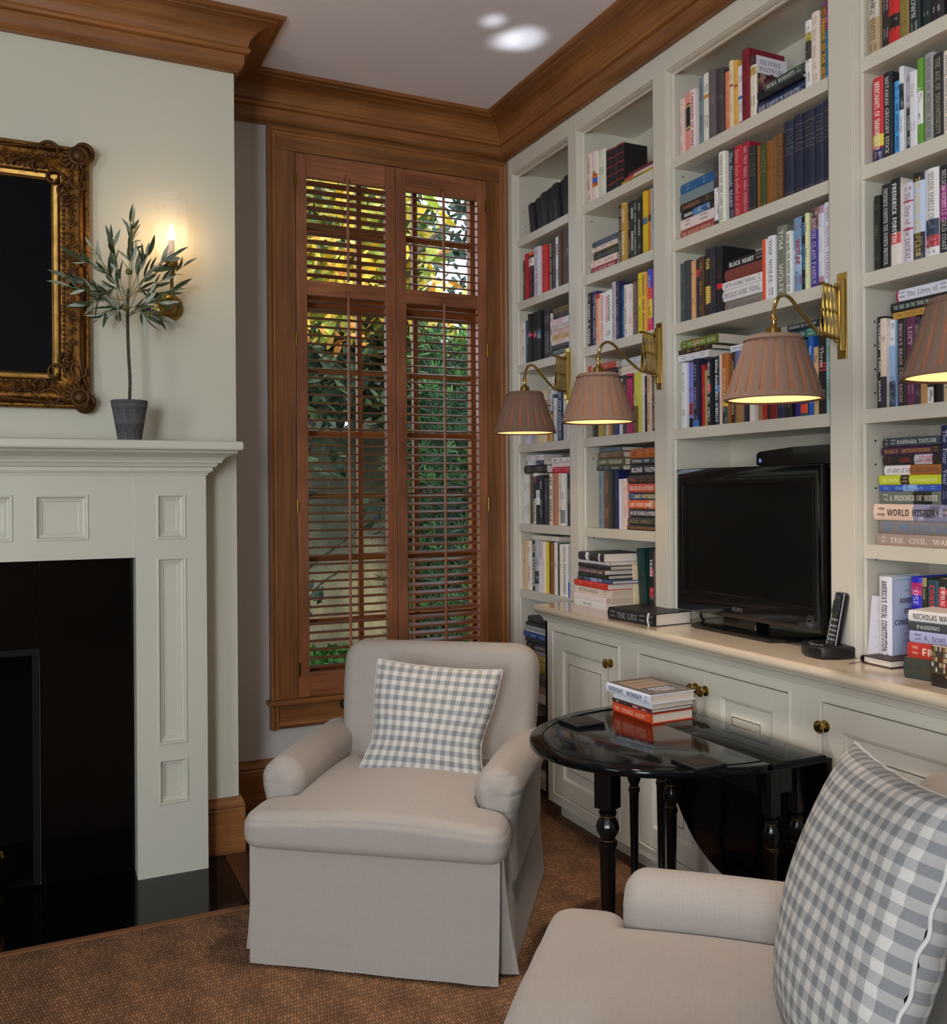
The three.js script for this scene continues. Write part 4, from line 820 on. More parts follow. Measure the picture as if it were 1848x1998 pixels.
// ---- parse the list into placed books
const BOOKS = [];
{
  const rows = []; let cur; for (const l of SHELVES.trim().split('\n')) { if (l[0] === '#') { const p = l.slice(2).split(' '); cur = { bay: +p[0] - 1, sh: +p[1] - 1, flag: p.slice(2).join(''), list: [] }; rows.push(cur); } else { const m = l.match(/^(\w+) (-?\d+) (\d+) (\d+) (\w+) (\S+) (.*)$/); cur.list.push({ kind: m[1], z: m[2] / 1000, len: m[3] / 1000, th: m[4] / 1000, cover: m[5], ink: m[6], art: m[7] }); } }
  const shelfY = (sh) => sh === 6 ? 0.4 : sh === 7 ? 0.06 : SHY[sh];
  const tops = {};
  for (const r of rows) if (r.list[0].kind === 'U') { const [za, zb] = BAYIN[r.bay]; for (const e of r.list) { let z0 = Math.max(e.z, za + 0.001), z1 = Math.min(e.z + e.len, zb - 0.001); if (z1 - z0 < 0.004) continue; const b = { ...e, bay: r.bay, sh: r.sh, up: true, lean: r.flag === 'L' ? -0.16 : 0, z: z0 + 0.0003, w: z1 - z0 - 0.0006, h: e.th, y: shelfY(r.sh), d: clamp(e.th * 0.66, 0.1, 0.19) }; BOOKS.push(b); (tops[r.bay + '_' + r.sh] ||= []).push(b); } }
  for (const r of rows) if (r.list[0].kind !== 'U') {
    const [za, zb] = BAYIN[r.bay]; const ups = tops[r.bay + '_' + r.sh] || []; const pile = {}; let levels = [];
    for (const e of r.list) {
      const z0 = Math.max(e.z, za + 0.002), z1 = Math.min(e.z + e.len, zb - 0.002);
      if (e.kind === 'U9') { BOOKS.push({ ...e, bay: r.bay, sh: r.sh, up: true, z: z0, w: z1 - z0, h: e.th - 0.004, y: BOOKS.filter((b) => b.bay === r.bay && b.sh === r.sh && !b.up)[2].y + BOOKS.filter((b) => b.bay === r.bay && b.sh === r.sh && !b.up)[2].h, d: 0.15, lean: 0 }); continue; }
      const key = e.kind; if (pile[key] === undefined) { let over = 0, top = 0; for (const u of ups) { const o = Math.min(z1, u.z + u.w) - Math.max(z0, u.z); if (o > 0.004) { over += o; top = Math.max(top, u.h); } } pile[key] = { y: shelfY(r.sh) + (over > 0.4 * (z1 - z0) ? top : 0), n: 0, on: over > 0.4 * (z1 - z0) }; }
      const p = pile[key]; const b = { ...e, bay: r.bay, sh: r.sh, up: false, pile: r.flag + key, z: z0, w: z1 - z0, h: e.th - 0.0006, y: p.y, d: clamp((z1 - z0) * 0.68, 0.1, 0.2), level: p.n++, p }; p.y += e.th; BOOKS.push(b);
    }
  }
  // ordinals for the labels
  for (const b of BOOKS) { const same = BOOKS.filter((o) => o.bay === b.bay && o.sh === b.sh && o.up === b.up && (b.up || o.pile === b.pile)); if (b.up) { same.sort((p, q) => p.z - q.z); b.ord = same.indexOf(b); } else { b.count = same.length; const piles = [...new Set(BOOKS.filter((o) => o.bay === b.bay && o.sh === b.sh && !o.up).map((o) => o.pile))]; const at = (k) => BOOKS.find((o) => o.bay === b.bay && o.sh === b.sh && o.pile === k).z; piles.sort((p, q) => at(p) - at(q)); b.pname = piles.length === 1 ? 'the pile' : piles.length === 2 ? ['the left pile', 'the right pile'][piles.indexOf(b.pile)] : ['the left pile', 'the middle pile', 'the right pile'][piles.indexOf(b.pile)]; } }
}
// ---- the loose books: on the worktop and on the table (same fields, placed by hand; turn about y)
const LOOSE = []; const loose = (label, o) => { LOOSE.push({ label, lean: 0, turn: 0, up: false, ...o }); };
{
  const P = [['dcd8d4 333333 s|HOUSES', -3.186, 0.25, 0.026, 'white book lettered along its spine, lowest of the worktop pile in second bay'], ['d4c8c8 a02030 n||a02030 0 .02|a02030 .98 1', -3.202, 0.268, 0.021, 'white book with red edges, second from bottom of the worktop pile'], ['d8ccbc 222222 n|MICHELANGELO ~', -3.19, 0.264, 0.03, 'thick cream book with widely spaced black capitals in the worktop pile'], ['b82818 e0c0a0 s|~~~ ~~ ~', -3.185, 0.256, 0.024, 'bright red book in the middle of the worktop pile, second bay'], ['3a4a70 c8d0e0 n|~~~|7a8ab0 .4 .7|1c1c24 0 .2', -3.166, 0.26, 0.014, 'thin blue picture-jacketed book directly above the bright red book'], ['23261c 7a7a50 s|~~~ ~~~~', -3.169, 0.22, 0.016, 'dark olive book above the thin blue one in the worktop pile'], ['4a3436 d8c8c8 s|The Southern RUSTIC CABIN', -3.15, 0.197, 0.021, 'mauve brown book with white capitals in the worktop pile'], ['1c1c1a 808070 n|~ ~~', -3.16, 0.238, 0.017, 'plain black book with pages edged white, third from top of worktop pile'], ['d8d0cc 909090 n|~~', -3.153, 0.215, 0.012, 'thin white book second from top of the worktop pile'], ['242426 e0e0e0 n|~~|d8d8d8 .3 .42|d8d8d8 .82 .88', -3.153, 0.194, 0.031, 'thick black book with white pictures on its spine, top of worktop pile']];
  let y = CT; P.forEach(([a, z, len, th, label], i) => { const [cover, ink, ...r] = a.split(' '); loose(label, { cover, ink, art: r.join(' '), x: 1.945 + 0.004 * (i % 3), z, y, w: len, h: th - 0.0004, d: 0.19 - 0.006 * (i % 4), turn: -0.06 + 0.02 * (i % 3), kind: 'L' }); y += th; });
  const up = (label, spec, x, z, w, h, d, lean = 0, y0 = CT) => { const [cover, ink, ...r] = spec.split(' '); loose(label, { cover, ink, art: r.join(' '), x, z, y: y0, w, h, d, up: true, lean, kind: 'L' }); };
  up('thin cream book leaning left against the worktop pile beside the green book', 'd0c0a0 604828 n|~~~~', 2.04, -2.915, 0.012, 0.17, 0.13, -0.06);
  up('tall dark green leather book with gold lines leaning left on the worktop', '10302c 8a7a40 n|~|0c2420 .0 .03', 2.05, -2.895, 0.048, 0.235, 0.17, -0.09);
  up('black book with white and red lettering beside the leaning green book', '181618 e0e0e0 b|TEXAS ~|a05060 .3 .42|b02030 .6 .75', 2.055, -2.838, 0.03, 0.232, 0.16);
  up('grey brown book against the right side of the second bay, on the worktop', '4a403c 807468 n|~~~~', 2.05, -2.806, 0.024, 0.23, 0.16);
  loose('thick black book lying flat on the worktop left of the television', { cover: '18181a', ink: '9a9a98', art: 's|~~ THE LIFE ~~ ~~|d8d8d8 .84 .88', x: 1.82, z: -2.757, y: CT, w: 0.243, h: 0.042, d: 0.165, turn: 0.1, kind: 'L' });
  up('white jacketed book standing on the worktop with black capitals down its spine', 'd4d6dc 181a20 b|AMERICA\'S FISCAL CONSTITUTION ~~', 1.992, -1.746, 0.039, 0.224, 0.155);
  up('bright blue book standing on the worktop behind the front pile', '2020a8 d8d8e8 n|USE YOUR|a02060 .06 .2', 1.995, -1.65, 0.034, 0.23, 0.155);
  up('dark floral book standing right of the bright blue book', '2a2c24 c0b878 s|DIANE ~ THE ~|8a8458 .0 .1', 1.995, -1.6155, 0.013, 0.23, 0.155);
  up('teal and white book with red capitals standing on the worktop', '24404c c02838 k|CONSPIRACY OF FOOLS|a0b8c8 .4 .8', 1.995, -1.602, 0.031, 0.226, 0.155);
  up('dark green book with white capitals at the right edge of the worktop', '202420 e0dcd0 s|FERN KUPFER ~~|a82838 .1 .3', 1.995, -1.5705, 0.028, 0.232, 0.155);
  const Q = [['b8841c 503808 s|~ THE BULLY ~|2c3430 0 .3', 0.05, 0, 'mustard yellow book with a portrait panel, lowest of the front worktop pile'], ['a02c24 e8d8c8 b|~ FRIEND ~ MR. ~', 0.037, 0.008, 'red book with white capitals in the front worktop pile'], ['9a98b8 242848 n|~~ A. Scott Berg MAX PERKINS', 0.028, 0.012, 'lilac book above the red one in the front worktop pile'], ['3a3c40 d8d8d8 s|PASSING IT ON ~', 0.021, 0.006, 'charcoal book with white serif capitals in the front worktop pile'], ['d8d4d0 303030 k|NICHOLAS WADE A TROUBLESOME ~', 0.026, 0.004, 'white book on top of the front worktop pile at the right edge']];
  let yq = CT; Q.forEach(([a, th, dz, label], i) => { const [cover, ink, ...r] = a.split(' '); loose(label, { cover, ink, art: r.join(' '), x: 1.876 + 0.003 * i, z: -1.571 + dz, y: yq, w: 0.235, h: th - 0.0004, d: 0.16, turn: 0.16 - 0.02 * (i % 2), kind: 'L' }); yq += th; });
  const TT = 0.635; const T = [['c03c18 f0e0c8 s|THE CHANGE AGENT ~', 0.029, -2.35, 0.186, 1.566, 0.155, 'orange red book, lowest of the four books on the black table', 0.03], ['3c2024 e0d0c8 k|THE ~~~ STORM ~~|6a2428 .55 1', 0.0125, -2.35, 0.184, 1.566, 0.152, 'thin dark brown book second from bottom on the black table', 0.035], ['c4c8cc 9aa0a8 s|~~ ~~~ ~~', 0.016, -2.342, 0.18, 1.565, 0.15, 'pale grey book under the top book on the black table', 0.06], ['c4cad8 182038 k|MONDAY, MONDAY ~', 0.027, -2.368, 0.212, 1.556, 0.165, 'picture-jacketed book with a pale blue spine, topmost on the black table', 0.03]];
  let yt = TT + 0.0002; for (const [a, th, z, len, x, d, label, turn] of T) { const [cover, ink, ...r] = a.split(' '); loose(label, { cover, ink, art: r.join(' '), x, z, y: yt, w: len, h: th - 0.0004, d, turn, kind: 'L' }); yt += th; }
}
// ---- print every spine into two texture pages
const PAGE = 2048, SC = 1.62, atlas = [];
const ALL = [...BOOKS, ...LOOSE];
{
  const order = ALL.map((b) => { const len = b.up ? b.h : b.w, th = b.up ? b.w : b.h; return { b, L: Math.ceil(len * 1000 * SC), T: Math.ceil(th * 1000 * SC) }; }).sort((p, q) => q.T - p.T);
  let page = -1, x = PAGE, y = PAGE, rowH = 0, ctx;
  for (const o of order) {
    const w = o.L + 4, h = o.T + 8; if (x + w > PAGE) { x = 0; y += rowH; rowH = h; } rowH = Math.max(rowH, h);
    if (y + h > PAGE || page < 0) { page++; const cv = document.createElement('canvas'); cv.width = cv.height = PAGE; ctx = cv.getContext('2d'); ctx.fillStyle = '#888'; ctx.fillRect(0, 0, PAGE, PAGE); atlas.push({ cv }); x = 0; y = 0; rowH = h; }
    paintSpine(ctx, o.b, x + 2, y + 2, o.L, o.T); o.b.rect = { page, u0: (x + 2) / PAGE, u1: (x + 2 + o.L) / PAGE, v1: 1 - (y + 2) / PAGE, v0: 1 - (y + 2 + o.T) / PAGE, vs: 1 - (y + 2 + o.T + 3) / PAGE }; x += w;
  }
  for (const a of atlas) { const t = new THREE.CanvasTexture(a.cv); t.colorSpace = THREE.SRGBColorSpace; t.anisotropy = 8; a.mat = phys({ map: t, roughness: 0.5, clearcoat: 0.12, clearcoatRoughness: 0.35 }); }
}
function paintSpine(c, b, x, y, L, T) {
  const [face, text = '', ...bands] = b.art.split('|'); const base = boost(b.cover); c.save(); c.beginPath(); c.rect(x - 2, y - 2, L + 4, T + 8); c.clip();
  c.fillStyle = base; c.fillRect(x - 2, y - 2, L + 4, T + 8);
  let s = 1 + Math.round((b.z + 9) * 1000) + (b.sh || 0) * 77; const R = () => { s = (Math.imul(s, 1103515245) + 12345) & 0x7fffffff; return s / 0x7fffffff; };
  for (const k of bands) { const [col, f0, f1] = k.split(' '); c.fillStyle = boost(col); c.fillRect(x + L * f0 - (f0 < 0.001 ? 2 : 0), y - 2, L * (f1 - f0) + (f1 > 0.999 ? 4 : 0), T + 4); if (f1 - f0 > 0.12 && R() > 0.3) { for (let i = 0; i < 9; i++) { c.globalAlpha = 0.25; c.fillStyle = R() > 0.5 ? '#000' : '#fff'; const w = L * (f1 - f0) * (0.08 + 0.25 * R()); c.fillRect(x + L * f0 + (L * (f1 - f0) - w) * R(), y + T * R() * 0.8, w, T * (0.1 + 0.3 * R())); } c.globalAlpha = 1; } }
  const ink = b.ink === '-' ? null : boost(b.ink); const gold = '#b89a5a';
  if (face === 'g' || face === 'G' || face === 'x') {
    c.fillStyle = face === 'x' ? ink : gold;
    if (face === 'g') { for (const f of [0.12, 0.3, 0.36, 0.44, 0.94]) c.fillRect(x + L * f, y, 1.6, T); c.font = Math.max(5, T * 0.24) + 'px serif'; c.textAlign = 'center'; c.textBaseline = 'middle'; c.globalAlpha = 0.8; for (const [f, n] of [[0.2, 5], [0.25, 4], [0.4, 5]]) for (let i = 0; i < n; i++) c.fillRect(x + L * f, y + T * (0.2 + 0.6 * i / n), 3, T * 0.07); c.globalAlpha = 1; }
    if (face === 'G') for (let k = 0; k < 5; k++) { c.globalAlpha = 0.75; for (let i = 0; i < 60; i++) c.fillRect(x + L * (0.05 + k * 0.19) + R() * L * 0.13, y + 2 + R() * (T - 4), 2, 2); c.globalAlpha = 1; c.fillRect(x + L * (0.03 + k * 0.19), y, 1.5, T); }
    if (face === 'x') { for (let k = 0; k <= 5; k++) { c.fillRect(x + L * (0.01 + k * 0.19), y - 2, L * 0.022, T + 4); } for (let k = 0; k < 5; k++) { c.globalAlpha = 0.35; c.fillRect(x + L * (0.07 + k * 0.19), y + T * 0.2, L * 0.06, 2); c.fillRect(x + L * (0.07 + k * 0.19), y + T * 0.5, L * 0.05, 2); c.globalAlpha = 1; } }
    c.restore(); return;
  }
  if (ink && text) {
    const words = text.split(' ').filter(Boolean); const fam = { s: 'serif', n: 'sans-serif', b: 'sans-serif', k: 'sans-serif' }[face] || 'serif'; const two = T > 46 && words.length > 3;
    const fs = Math.min(T * (face === 'k' || face === 'b' ? 0.66 : 0.58), 40); c.textBaseline = 'middle'; c.font = (face === 'b' || face === 'k' ? 'bold ' : '') + fs + 'px ' + fam;
    const wd = words.map((w) => w[0] === '~' ? w.length * fs * 0.62 : c.measureText(w).width); const gap = fs * 0.42; let tot = wd.reduce((p, q) => p + q, 0) + gap * (words.length - 1); const room = L * 0.9; const sx = Math.min(face === 'k' ? 0.92 : 1.12, room / tot); const spread = Math.max(0, (room - tot * sx) / Math.max(1, words.length));
    let px = x + L * 0.05 + spread * 0.4; c.fillStyle = ink;
    words.forEach((w, i) => { if (w[0] === '~') { const W = wd[i] * sx; const small = fs * 0.3; c.globalAlpha = 0.75; for (const row of T > 22 ? [-0.2, 0.16] : [0]) { let q = px + R() * W * 0.15; while (q < px + W * 0.95) { const k = 1 + R() * 2.2; c.fillRect(q, y + T * (0.5 + row) - small * (0.3 + 0.3 * R()), k * 0.7 + 0.5, small * (0.55 + 0.5 * R())); q += k + 1.1; } } c.globalAlpha = 1; px += W + gap * sx + spread; } else { c.save(); c.translate(px, y + T * 0.53); c.scale(sx, 1); c.fillText(w, 0, 0); c.restore(); px += wd[i] * sx + gap * sx + spread; } });
  }
  c.restore();
}
// ---- a book: hinged cover with a rounded spine, and a block of pages
const blockG = new THREE.BoxGeometry(1, 1, 1);
function coverGeo(th, len, d, bt, r, rect) {   // spine at -x, thickness along z, length along y
  const b = Math.min(bt, th * 0.3); const pr = []; const n = 5; const bulge = Math.min(th * 0.16, 0.006);
  pr.push([d, -th / 2]); for (let i = 0; i <= n; i++) { const t = i / n - 0.5; pr.push([bulge * 4 * t * t * 1 , t * th]); } pr.push([d, th / 2]); pr.push([d, th / 2 - b]); pr.push([bulge + b * 0.8, th / 2 - b]); pr.push([bulge + b * 0.8, -th / 2 + b]); pr.push([d, -th / 2 + b]);
  const pos = [], uv = []; const m = pr.length; const add = (x, y, z, u, v) => { pos.push(x, y, z); uv.push(u, v); }; const su = (rect.u0 + rect.u1) / 2, sv = rect.vs;
  for (let i = 0; i < m; i++) { const A = pr[i], B = pr[(i + 1) % m]; const spine = i >= 1 && i <= n; const va = spine ? mix(rect.v0, rect.v1, (i - 1) / n) : sv, vb = spine ? mix(rect.v0, rect.v1, i / n) : sv; const q = [[A[0], len, A[1], spine ? rect.u0 : su, va], [A[0], 0, A[1], spine ? rect.u1 : su, va], [B[0], 0, B[1], spine ? rect.u1 : su, vb], [B[0], len, B[1], spine ? rect.u0 : su, vb]]; for (const k of [0, 1, 2, 0, 2, 3]) add(...q[k]); }
  const tri = THREE.ShapeUtils.triangulateShape(pr.map((p) => new THREE.Vector2(p[0], p[1])), []); for (const [y, s] of [[len, 1], [0, 0]]) for (const t of tri) for (const k of s ? t : [t[0], t[2], t[1]]) add(pr[k][0], y, pr[k][1], su, sv);
  const g = new THREE.BufferGeometry(); g.setAttribute('position', new THREE.Float32BufferAttribute(pos, 3)); g.setAttribute('uv', new THREE.Float32BufferAttribute(uv, 2)); return toCreasedNormals(g, 0.55);
}
function place(b) {      // matrix of a book whose spine faces -x
  const m = new THREE.Matrix4(); const x = b.x ?? (2.014 + hash(Math.round(b.z * 1000), Math.round(b.y * 100)) * 0.016);
  if (b.up) m.makeTranslation(x, b.y, b.z + b.w / 2).multiply(new THREE.Matrix4().makeRotationX(b.lean || 0));
  else m.makeTranslation(x, b.y + b.h / 2, b.z).multiply(new THREE.Matrix4().makeRotationY(b.turn || 0)).multiply(new THREE.Matrix4().makeRotationX(PI / 2)).multiply(new THREE.Matrix4().makeTranslation(0, 0, 0));
  return m;
}
function parts(b) {
  const len = b.up ? b.h : b.w, th = b.up ? b.w : b.h; const hard = hash(Math.round(b.z * 997), Math.round(len * 991)) > 0.3; const bt = hard ? 0.0024 : 0.0006, rec = hard ? 0.0035 : 0.0006;
  let r = b.rect; if (!b.up) r = { ...r, u0: r.u1, u1: r.u0, v0: r.v1, v1: r.v0 };
  const cg = coverGeo(th, len, b.d, bt, 0, r); const k = Math.min(bt, th * 0.3) + 0.0002; const pg = blockG.clone(); pg.scale(b.d - 0.008 - rec, len - 2 * rec, th - 2 * k); pg.translate(0.008 + (b.d - 0.008 - rec) / 2, len / 2, 0); return [cg, pg];
}
const pageMats = ['e2d8cc', 'd8cabb', 'cfc0ac', 'e6e0dc'].map((c) => std({ color: new THREE.Color('#' + c), roughness: 0.95 }));
function makeBook(b, label, group) {
  const g = thing('book', label, 'book', [0, 0, 0], 0, group); g.applyMatrix4(place(b)); const [cg, pg] = parts(b);
  mesh('cover', cg, atlas[b.rect.page].mat, g); mesh('pages', pg, pageMats[Math.floor(hash(Math.round(b.z * 1000), 5) * 4)], g); return g;
}
{
  const size = (b) => b.w * b.h / ((1.98 * 0.427 - b.z * 0.904) ** 2); const hidden = (b) => b.sh >= 6 || (b.bay === 0 && b.sh === 3 && b.z < -3.5 && b.up) ? 0.15 : 1;
  const list = [...BOOKS].sort((p, q) => size(q) * hidden(q) - size(p) * hidden(p)); const keep = new Set(list.slice(0, 296));
  const rest = [[], [], []];
  for (const b of BOOKS) {
    const look = hueName(b.cover) + ' book' + (b.art[0] === 'g' ? ' with gold bands' : b.art[0] === 'G' ? ' with gilt spine' : b.art[0] === 'x' ? ' with red bands' : '');
    const label = b.up ? `${look}, ${ORD[b.ord]} upright from left, ${SHN[b.sh]}, ${BAYN[b.bay]}` : `${look} lying ${b.level === 0 ? 'lowest' : b.level === b.count - 1 ? 'topmost' : ORD[b.level] + ' from bottom'} in ${b.pname}, ${SHN[b.sh]}, ${BAYN[b.bay]}`;
    if (keep.has(b)) b.obj = makeBook(b, label, `books on the ${SHN[b.sh]} of the ${BAYN[b.bay]}`); else { const [cg, pg] = parts(b); const m = place(b); cg.applyMatrix4(m); pg.applyMatrix4(m); rest[b.rect.page].push(cg); rest[2].push(pg); }
  }
  const g = thing('small_books', 'thin or half hidden books in the gaps of the bookcase shelves', 'books'); g.userData.kind = 'stuff';
  rest.forEach((r, i) => r.length && mesh(i < 2 ? 'covers' : 'pages', merge(r), i < 2 ? atlas[i].mat : M.pages, g));
  for (const b of LOOSE) b.obj = makeBook(b, b.label, b.y > 0.8 ? 'books on the worktop' : 'books on the black table');
}
// ---------------------------------------------------------------- printed pictures (one sheet: covers, screens marks)
const PRINT = { cv: document.createElement('canvas') };
{
  const c = PRINT.cv; c.width = 1024; c.height = 1024; const x = c.getContext('2d'); x.fillStyle = '#888'; x.fillRect(0, 0, 1024, 1024); const q = (n) => hash(n, 3);
  // 0: jacket with an English title over a painting of figures by a window (512 x 400, left top)
  x.fillStyle = boost('d8d4dc'); x.fillRect(0, 0, 300, 400); x.fillStyle = '#2a2830'; x.font = '36px serif'; x.textAlign = 'center'; x.fillText('THE OTHER', 130, 52); x.fillText('BOLEYN GIRL', 145, 94);
  x.fillStyle = '#2a1c22'; x.fillRect(10, 112, 280, 288); const pc = ['#4a2c34', '#7a4048', '#8a6a58', '#b89880', '#3a3840', '#6a2c3c', '#c8b8b0', '#2a3430']; for (let i = 0; i < 80; i++) { x.fillStyle = pc[Math.floor(q(i) * 8)]; x.globalAlpha = 0.7; x.beginPath(); x.ellipse(20 + q(i + 100) * 260, 130 + q(i + 200) * 260, 8 + 26 * q(i + 300), 10 + 30 * q(i + 400), q(i) * 3, 0, 7); x.fill(); } x.globalAlpha = 1;
  // 1: jacket with a framed landscape (table)
  const ox = 310; x.fillStyle = boost('4c4038'); x.fillRect(ox, 0, 360, 440); x.strokeStyle = '#d8d0c8'; x.lineWidth = 4; x.strokeRect(ox + 46, 50, 268, 330); x.fillStyle = '#4a4c56'; x.fillRect(ox + 50, 54, 260, 130); for (let i = 0; i < 36; i++) { x.fillStyle = ['#8a6a48', '#a8845c', '#6a4c34', '#7a8088', '#b89870'][Math.floor(q(i + 50) * 5)]; x.fillRect(ox + 50, 184 + i * 5.4, 260, 6); } x.fillStyle = '#e4e4e8'; x.textAlign = 'center'; x.font = 'bold 42px sans-serif'; x.fillText('MONDAY,', ox + 180, 112); x.fillText('MONDAY', ox + 180, 158); x.font = '15px sans-serif'; x.fillText('A NOVEL', ox + 180, 74);
  // 2: pale blue jacket, black capitals
  const oy = 450; x.fillStyle = boost('b8c4d8'); x.fillRect(0, oy, 320, 450); x.strokeStyle = '#8890a0'; x.lineWidth = 2; x.strokeRect(16, oy + 18, 288, 414); x.fillStyle = '#14161c'; x.font = 'bold 38px sans-serif'; x.fillText("AMERICA'S", 160, oy + 140); x.fillText('FISCAL', 160, oy + 196); x.fillText('CONSTITUTION', 160, oy + 252); x.font = '20px serif'; x.fillStyle = '#7a808c'; x.fillText('BILL WHITE', 160, oy + 80); x.fillText('ITS TRIUMPH', 160, oy + 310); x.fillText('AND COLLAPSE', 160, oy + 344); x.fillStyle = '#16161a'; x.beginPath(); x.ellipse(230, oy + 390, 80, 34, -0.6, 0, 7); x.fill();
  // 3: paper sheet of small print
  x.fillStyle = '#d8d6e6'; x.fillRect(330, oy, 190, 450); x.fillStyle = '#a8a8c0'; for (let i = 0; i < 34; i++) { const w = 60 + 50 * q(i + 900); if (i % 5) x.fillRect(510 - w - 12, oy + 60 + i * 10.4, w, 2.4); }
  // 4: picture cover: shelves of books and a seated child
  x.fillStyle = '#5a4630'; x.fillRect(530, oy, 250, 450); for (let r = 0; r < 5; r++) for (let i = 0; i < 22; i++) { x.fillStyle = ['#7a3a30', '#c8b088', '#3a4a58', '#8a7a50', '#d8ccc0', '#4a3428'][Math.floor(q(r * 40 + i + 1200) * 6)]; x.fillRect(532 + i * 11, oy + 6 + r * 58, 10, 46); } x.fillStyle = '#2c2420'; x.fillRect(530, oy + 300, 250, 150); x.fillStyle = '#c8c8d0'; x.beginPath(); x.ellipse(690, oy + 300, 62, 88, 0.2, 0, 7); x.fill(); x.fillStyle = '#5a382c'; x.beginPath(); x.arc(676, oy + 196, 36, 0, 7); x.fill(); x.fillStyle = '#b08468'; x.beginPath(); x.ellipse(650, oy + 340, 50, 16, 0.5, 0, 7); x.fill();
  // 5: tv maker's mark, energy mark, box mark
  x.fillStyle = '#0a0a0c'; x.fillRect(680, 0, 344, 440); x.fillStyle = '#c8c8cc'; x.font = 'bold 60px serif'; x.fillText('SONY', 850, 70); x.strokeStyle = '#b8b8bc'; x.lineWidth = 4; x.strokeRect(700, 100, 80, 110); x.beginPath(); x.arc(740, 140, 24, 0.4, 5.2); x.stroke(); x.beginPath(); x.moveTo(724, 150); x.quadraticCurveTo(750, 120, 766, 156); x.stroke(); x.font = '20px sans-serif'; for (let i = 0; i < 3; i++) x.fillRect(708, 180 + i * 9, 60, 3);
  x.fillStyle = '#2868b0'; x.fillRect(800, 110, 60, 60); x.fillStyle = '#cfe0f4'; x.fillRect(812, 122, 14, 36); x.fillRect(832, 132, 18, 26); x.fillStyle = '#b8b8bc'; x.font = '34px sans-serif'; x.fillText('Panasonic', 920, 240);
  const t = new THREE.CanvasTexture(c); t.colorSpace = THREE.SRGBColorSpace; t.anisotropy = 8; PRINT.t = t; PRINT.mat = phys({ map: t, roughness: 0.4, clearcoat: 0.2, clearcoatRoughness: 0.25 });
}
// thin printed sheet: origin corner o, width vector a, height vector b (both metres), picture rectangle in sheet pixels
function printed(name, o, a, b, rect, parent, t = 0.0006) {
  const A = V3(...a), B = V3(...b), N = A.clone().cross(B).normalize(); const g = new THREE.BoxGeometry(A.length(), B.length(), t); const uv = g.attributes.uv, [x, y, w, h] = rect;
  for (let i = 0; i < uv.count; i++) { uv.setXY(i, (x + 2 + uv.getX(i) * (w - 4)) / 1024, 1 - (y + 2 + (1 - uv.getY(i)) * (h - 4)) / 1024); }
  g.applyMatrix4(new THREE.Matrix4().makeBasis(A.clone().normalize(), B.clone().normalize(), N)); const m = V3(...o).addScaledVector(A, 0.5).addScaledVector(B, 0.5).addScaledVector(N, t / 2 + 0.0002); g.translate(m.x, m.y, m.z); return mesh(name, g, PRINT.mat, parent);
}
{ // jackets whose front shows (in each book's own frame: x depth, y length, z thickness)
  const byArt = (t) => scene.children.find((o) => o.name.startsWith('book') && o.userData.src === t);
  const m = LOOSE.find((b) => b.art.includes('MONDAY')); printed('jacket_front', [m.d - 0.001, 0.002, -m.h / 2 ], [-(m.d - 0.008), 0, 0], [0, m.w - 0.004, 0], [310, 0, 360, 440], m.obj);
  const am = LOOSE.find((b) => b.art.includes('AMERICA')); printed('jacket_front', [0.006, 0.001, am.w / 2], [am.d - 0.008, 0, 0], [0, am.h - 0.002, 0], [0, 450, 320, 450], am.obj);
  const bo = BOOKS.find((b) => b.bay === 2 && b.sh === 0 && b.up && b.cover === 'd0c8b8' && b.obj); if (bo) { printed('jacket_front', [0.006, 0.001, bo.w / 2], [bo.d - 0.008, 0, 0], [0, bo.h - 0.002, 0], [0, 0, 300, 400], bo.obj); bo.obj.userData.label = 'cream spined book whose painted front cover faces right, top shelf, television bay'; }
}
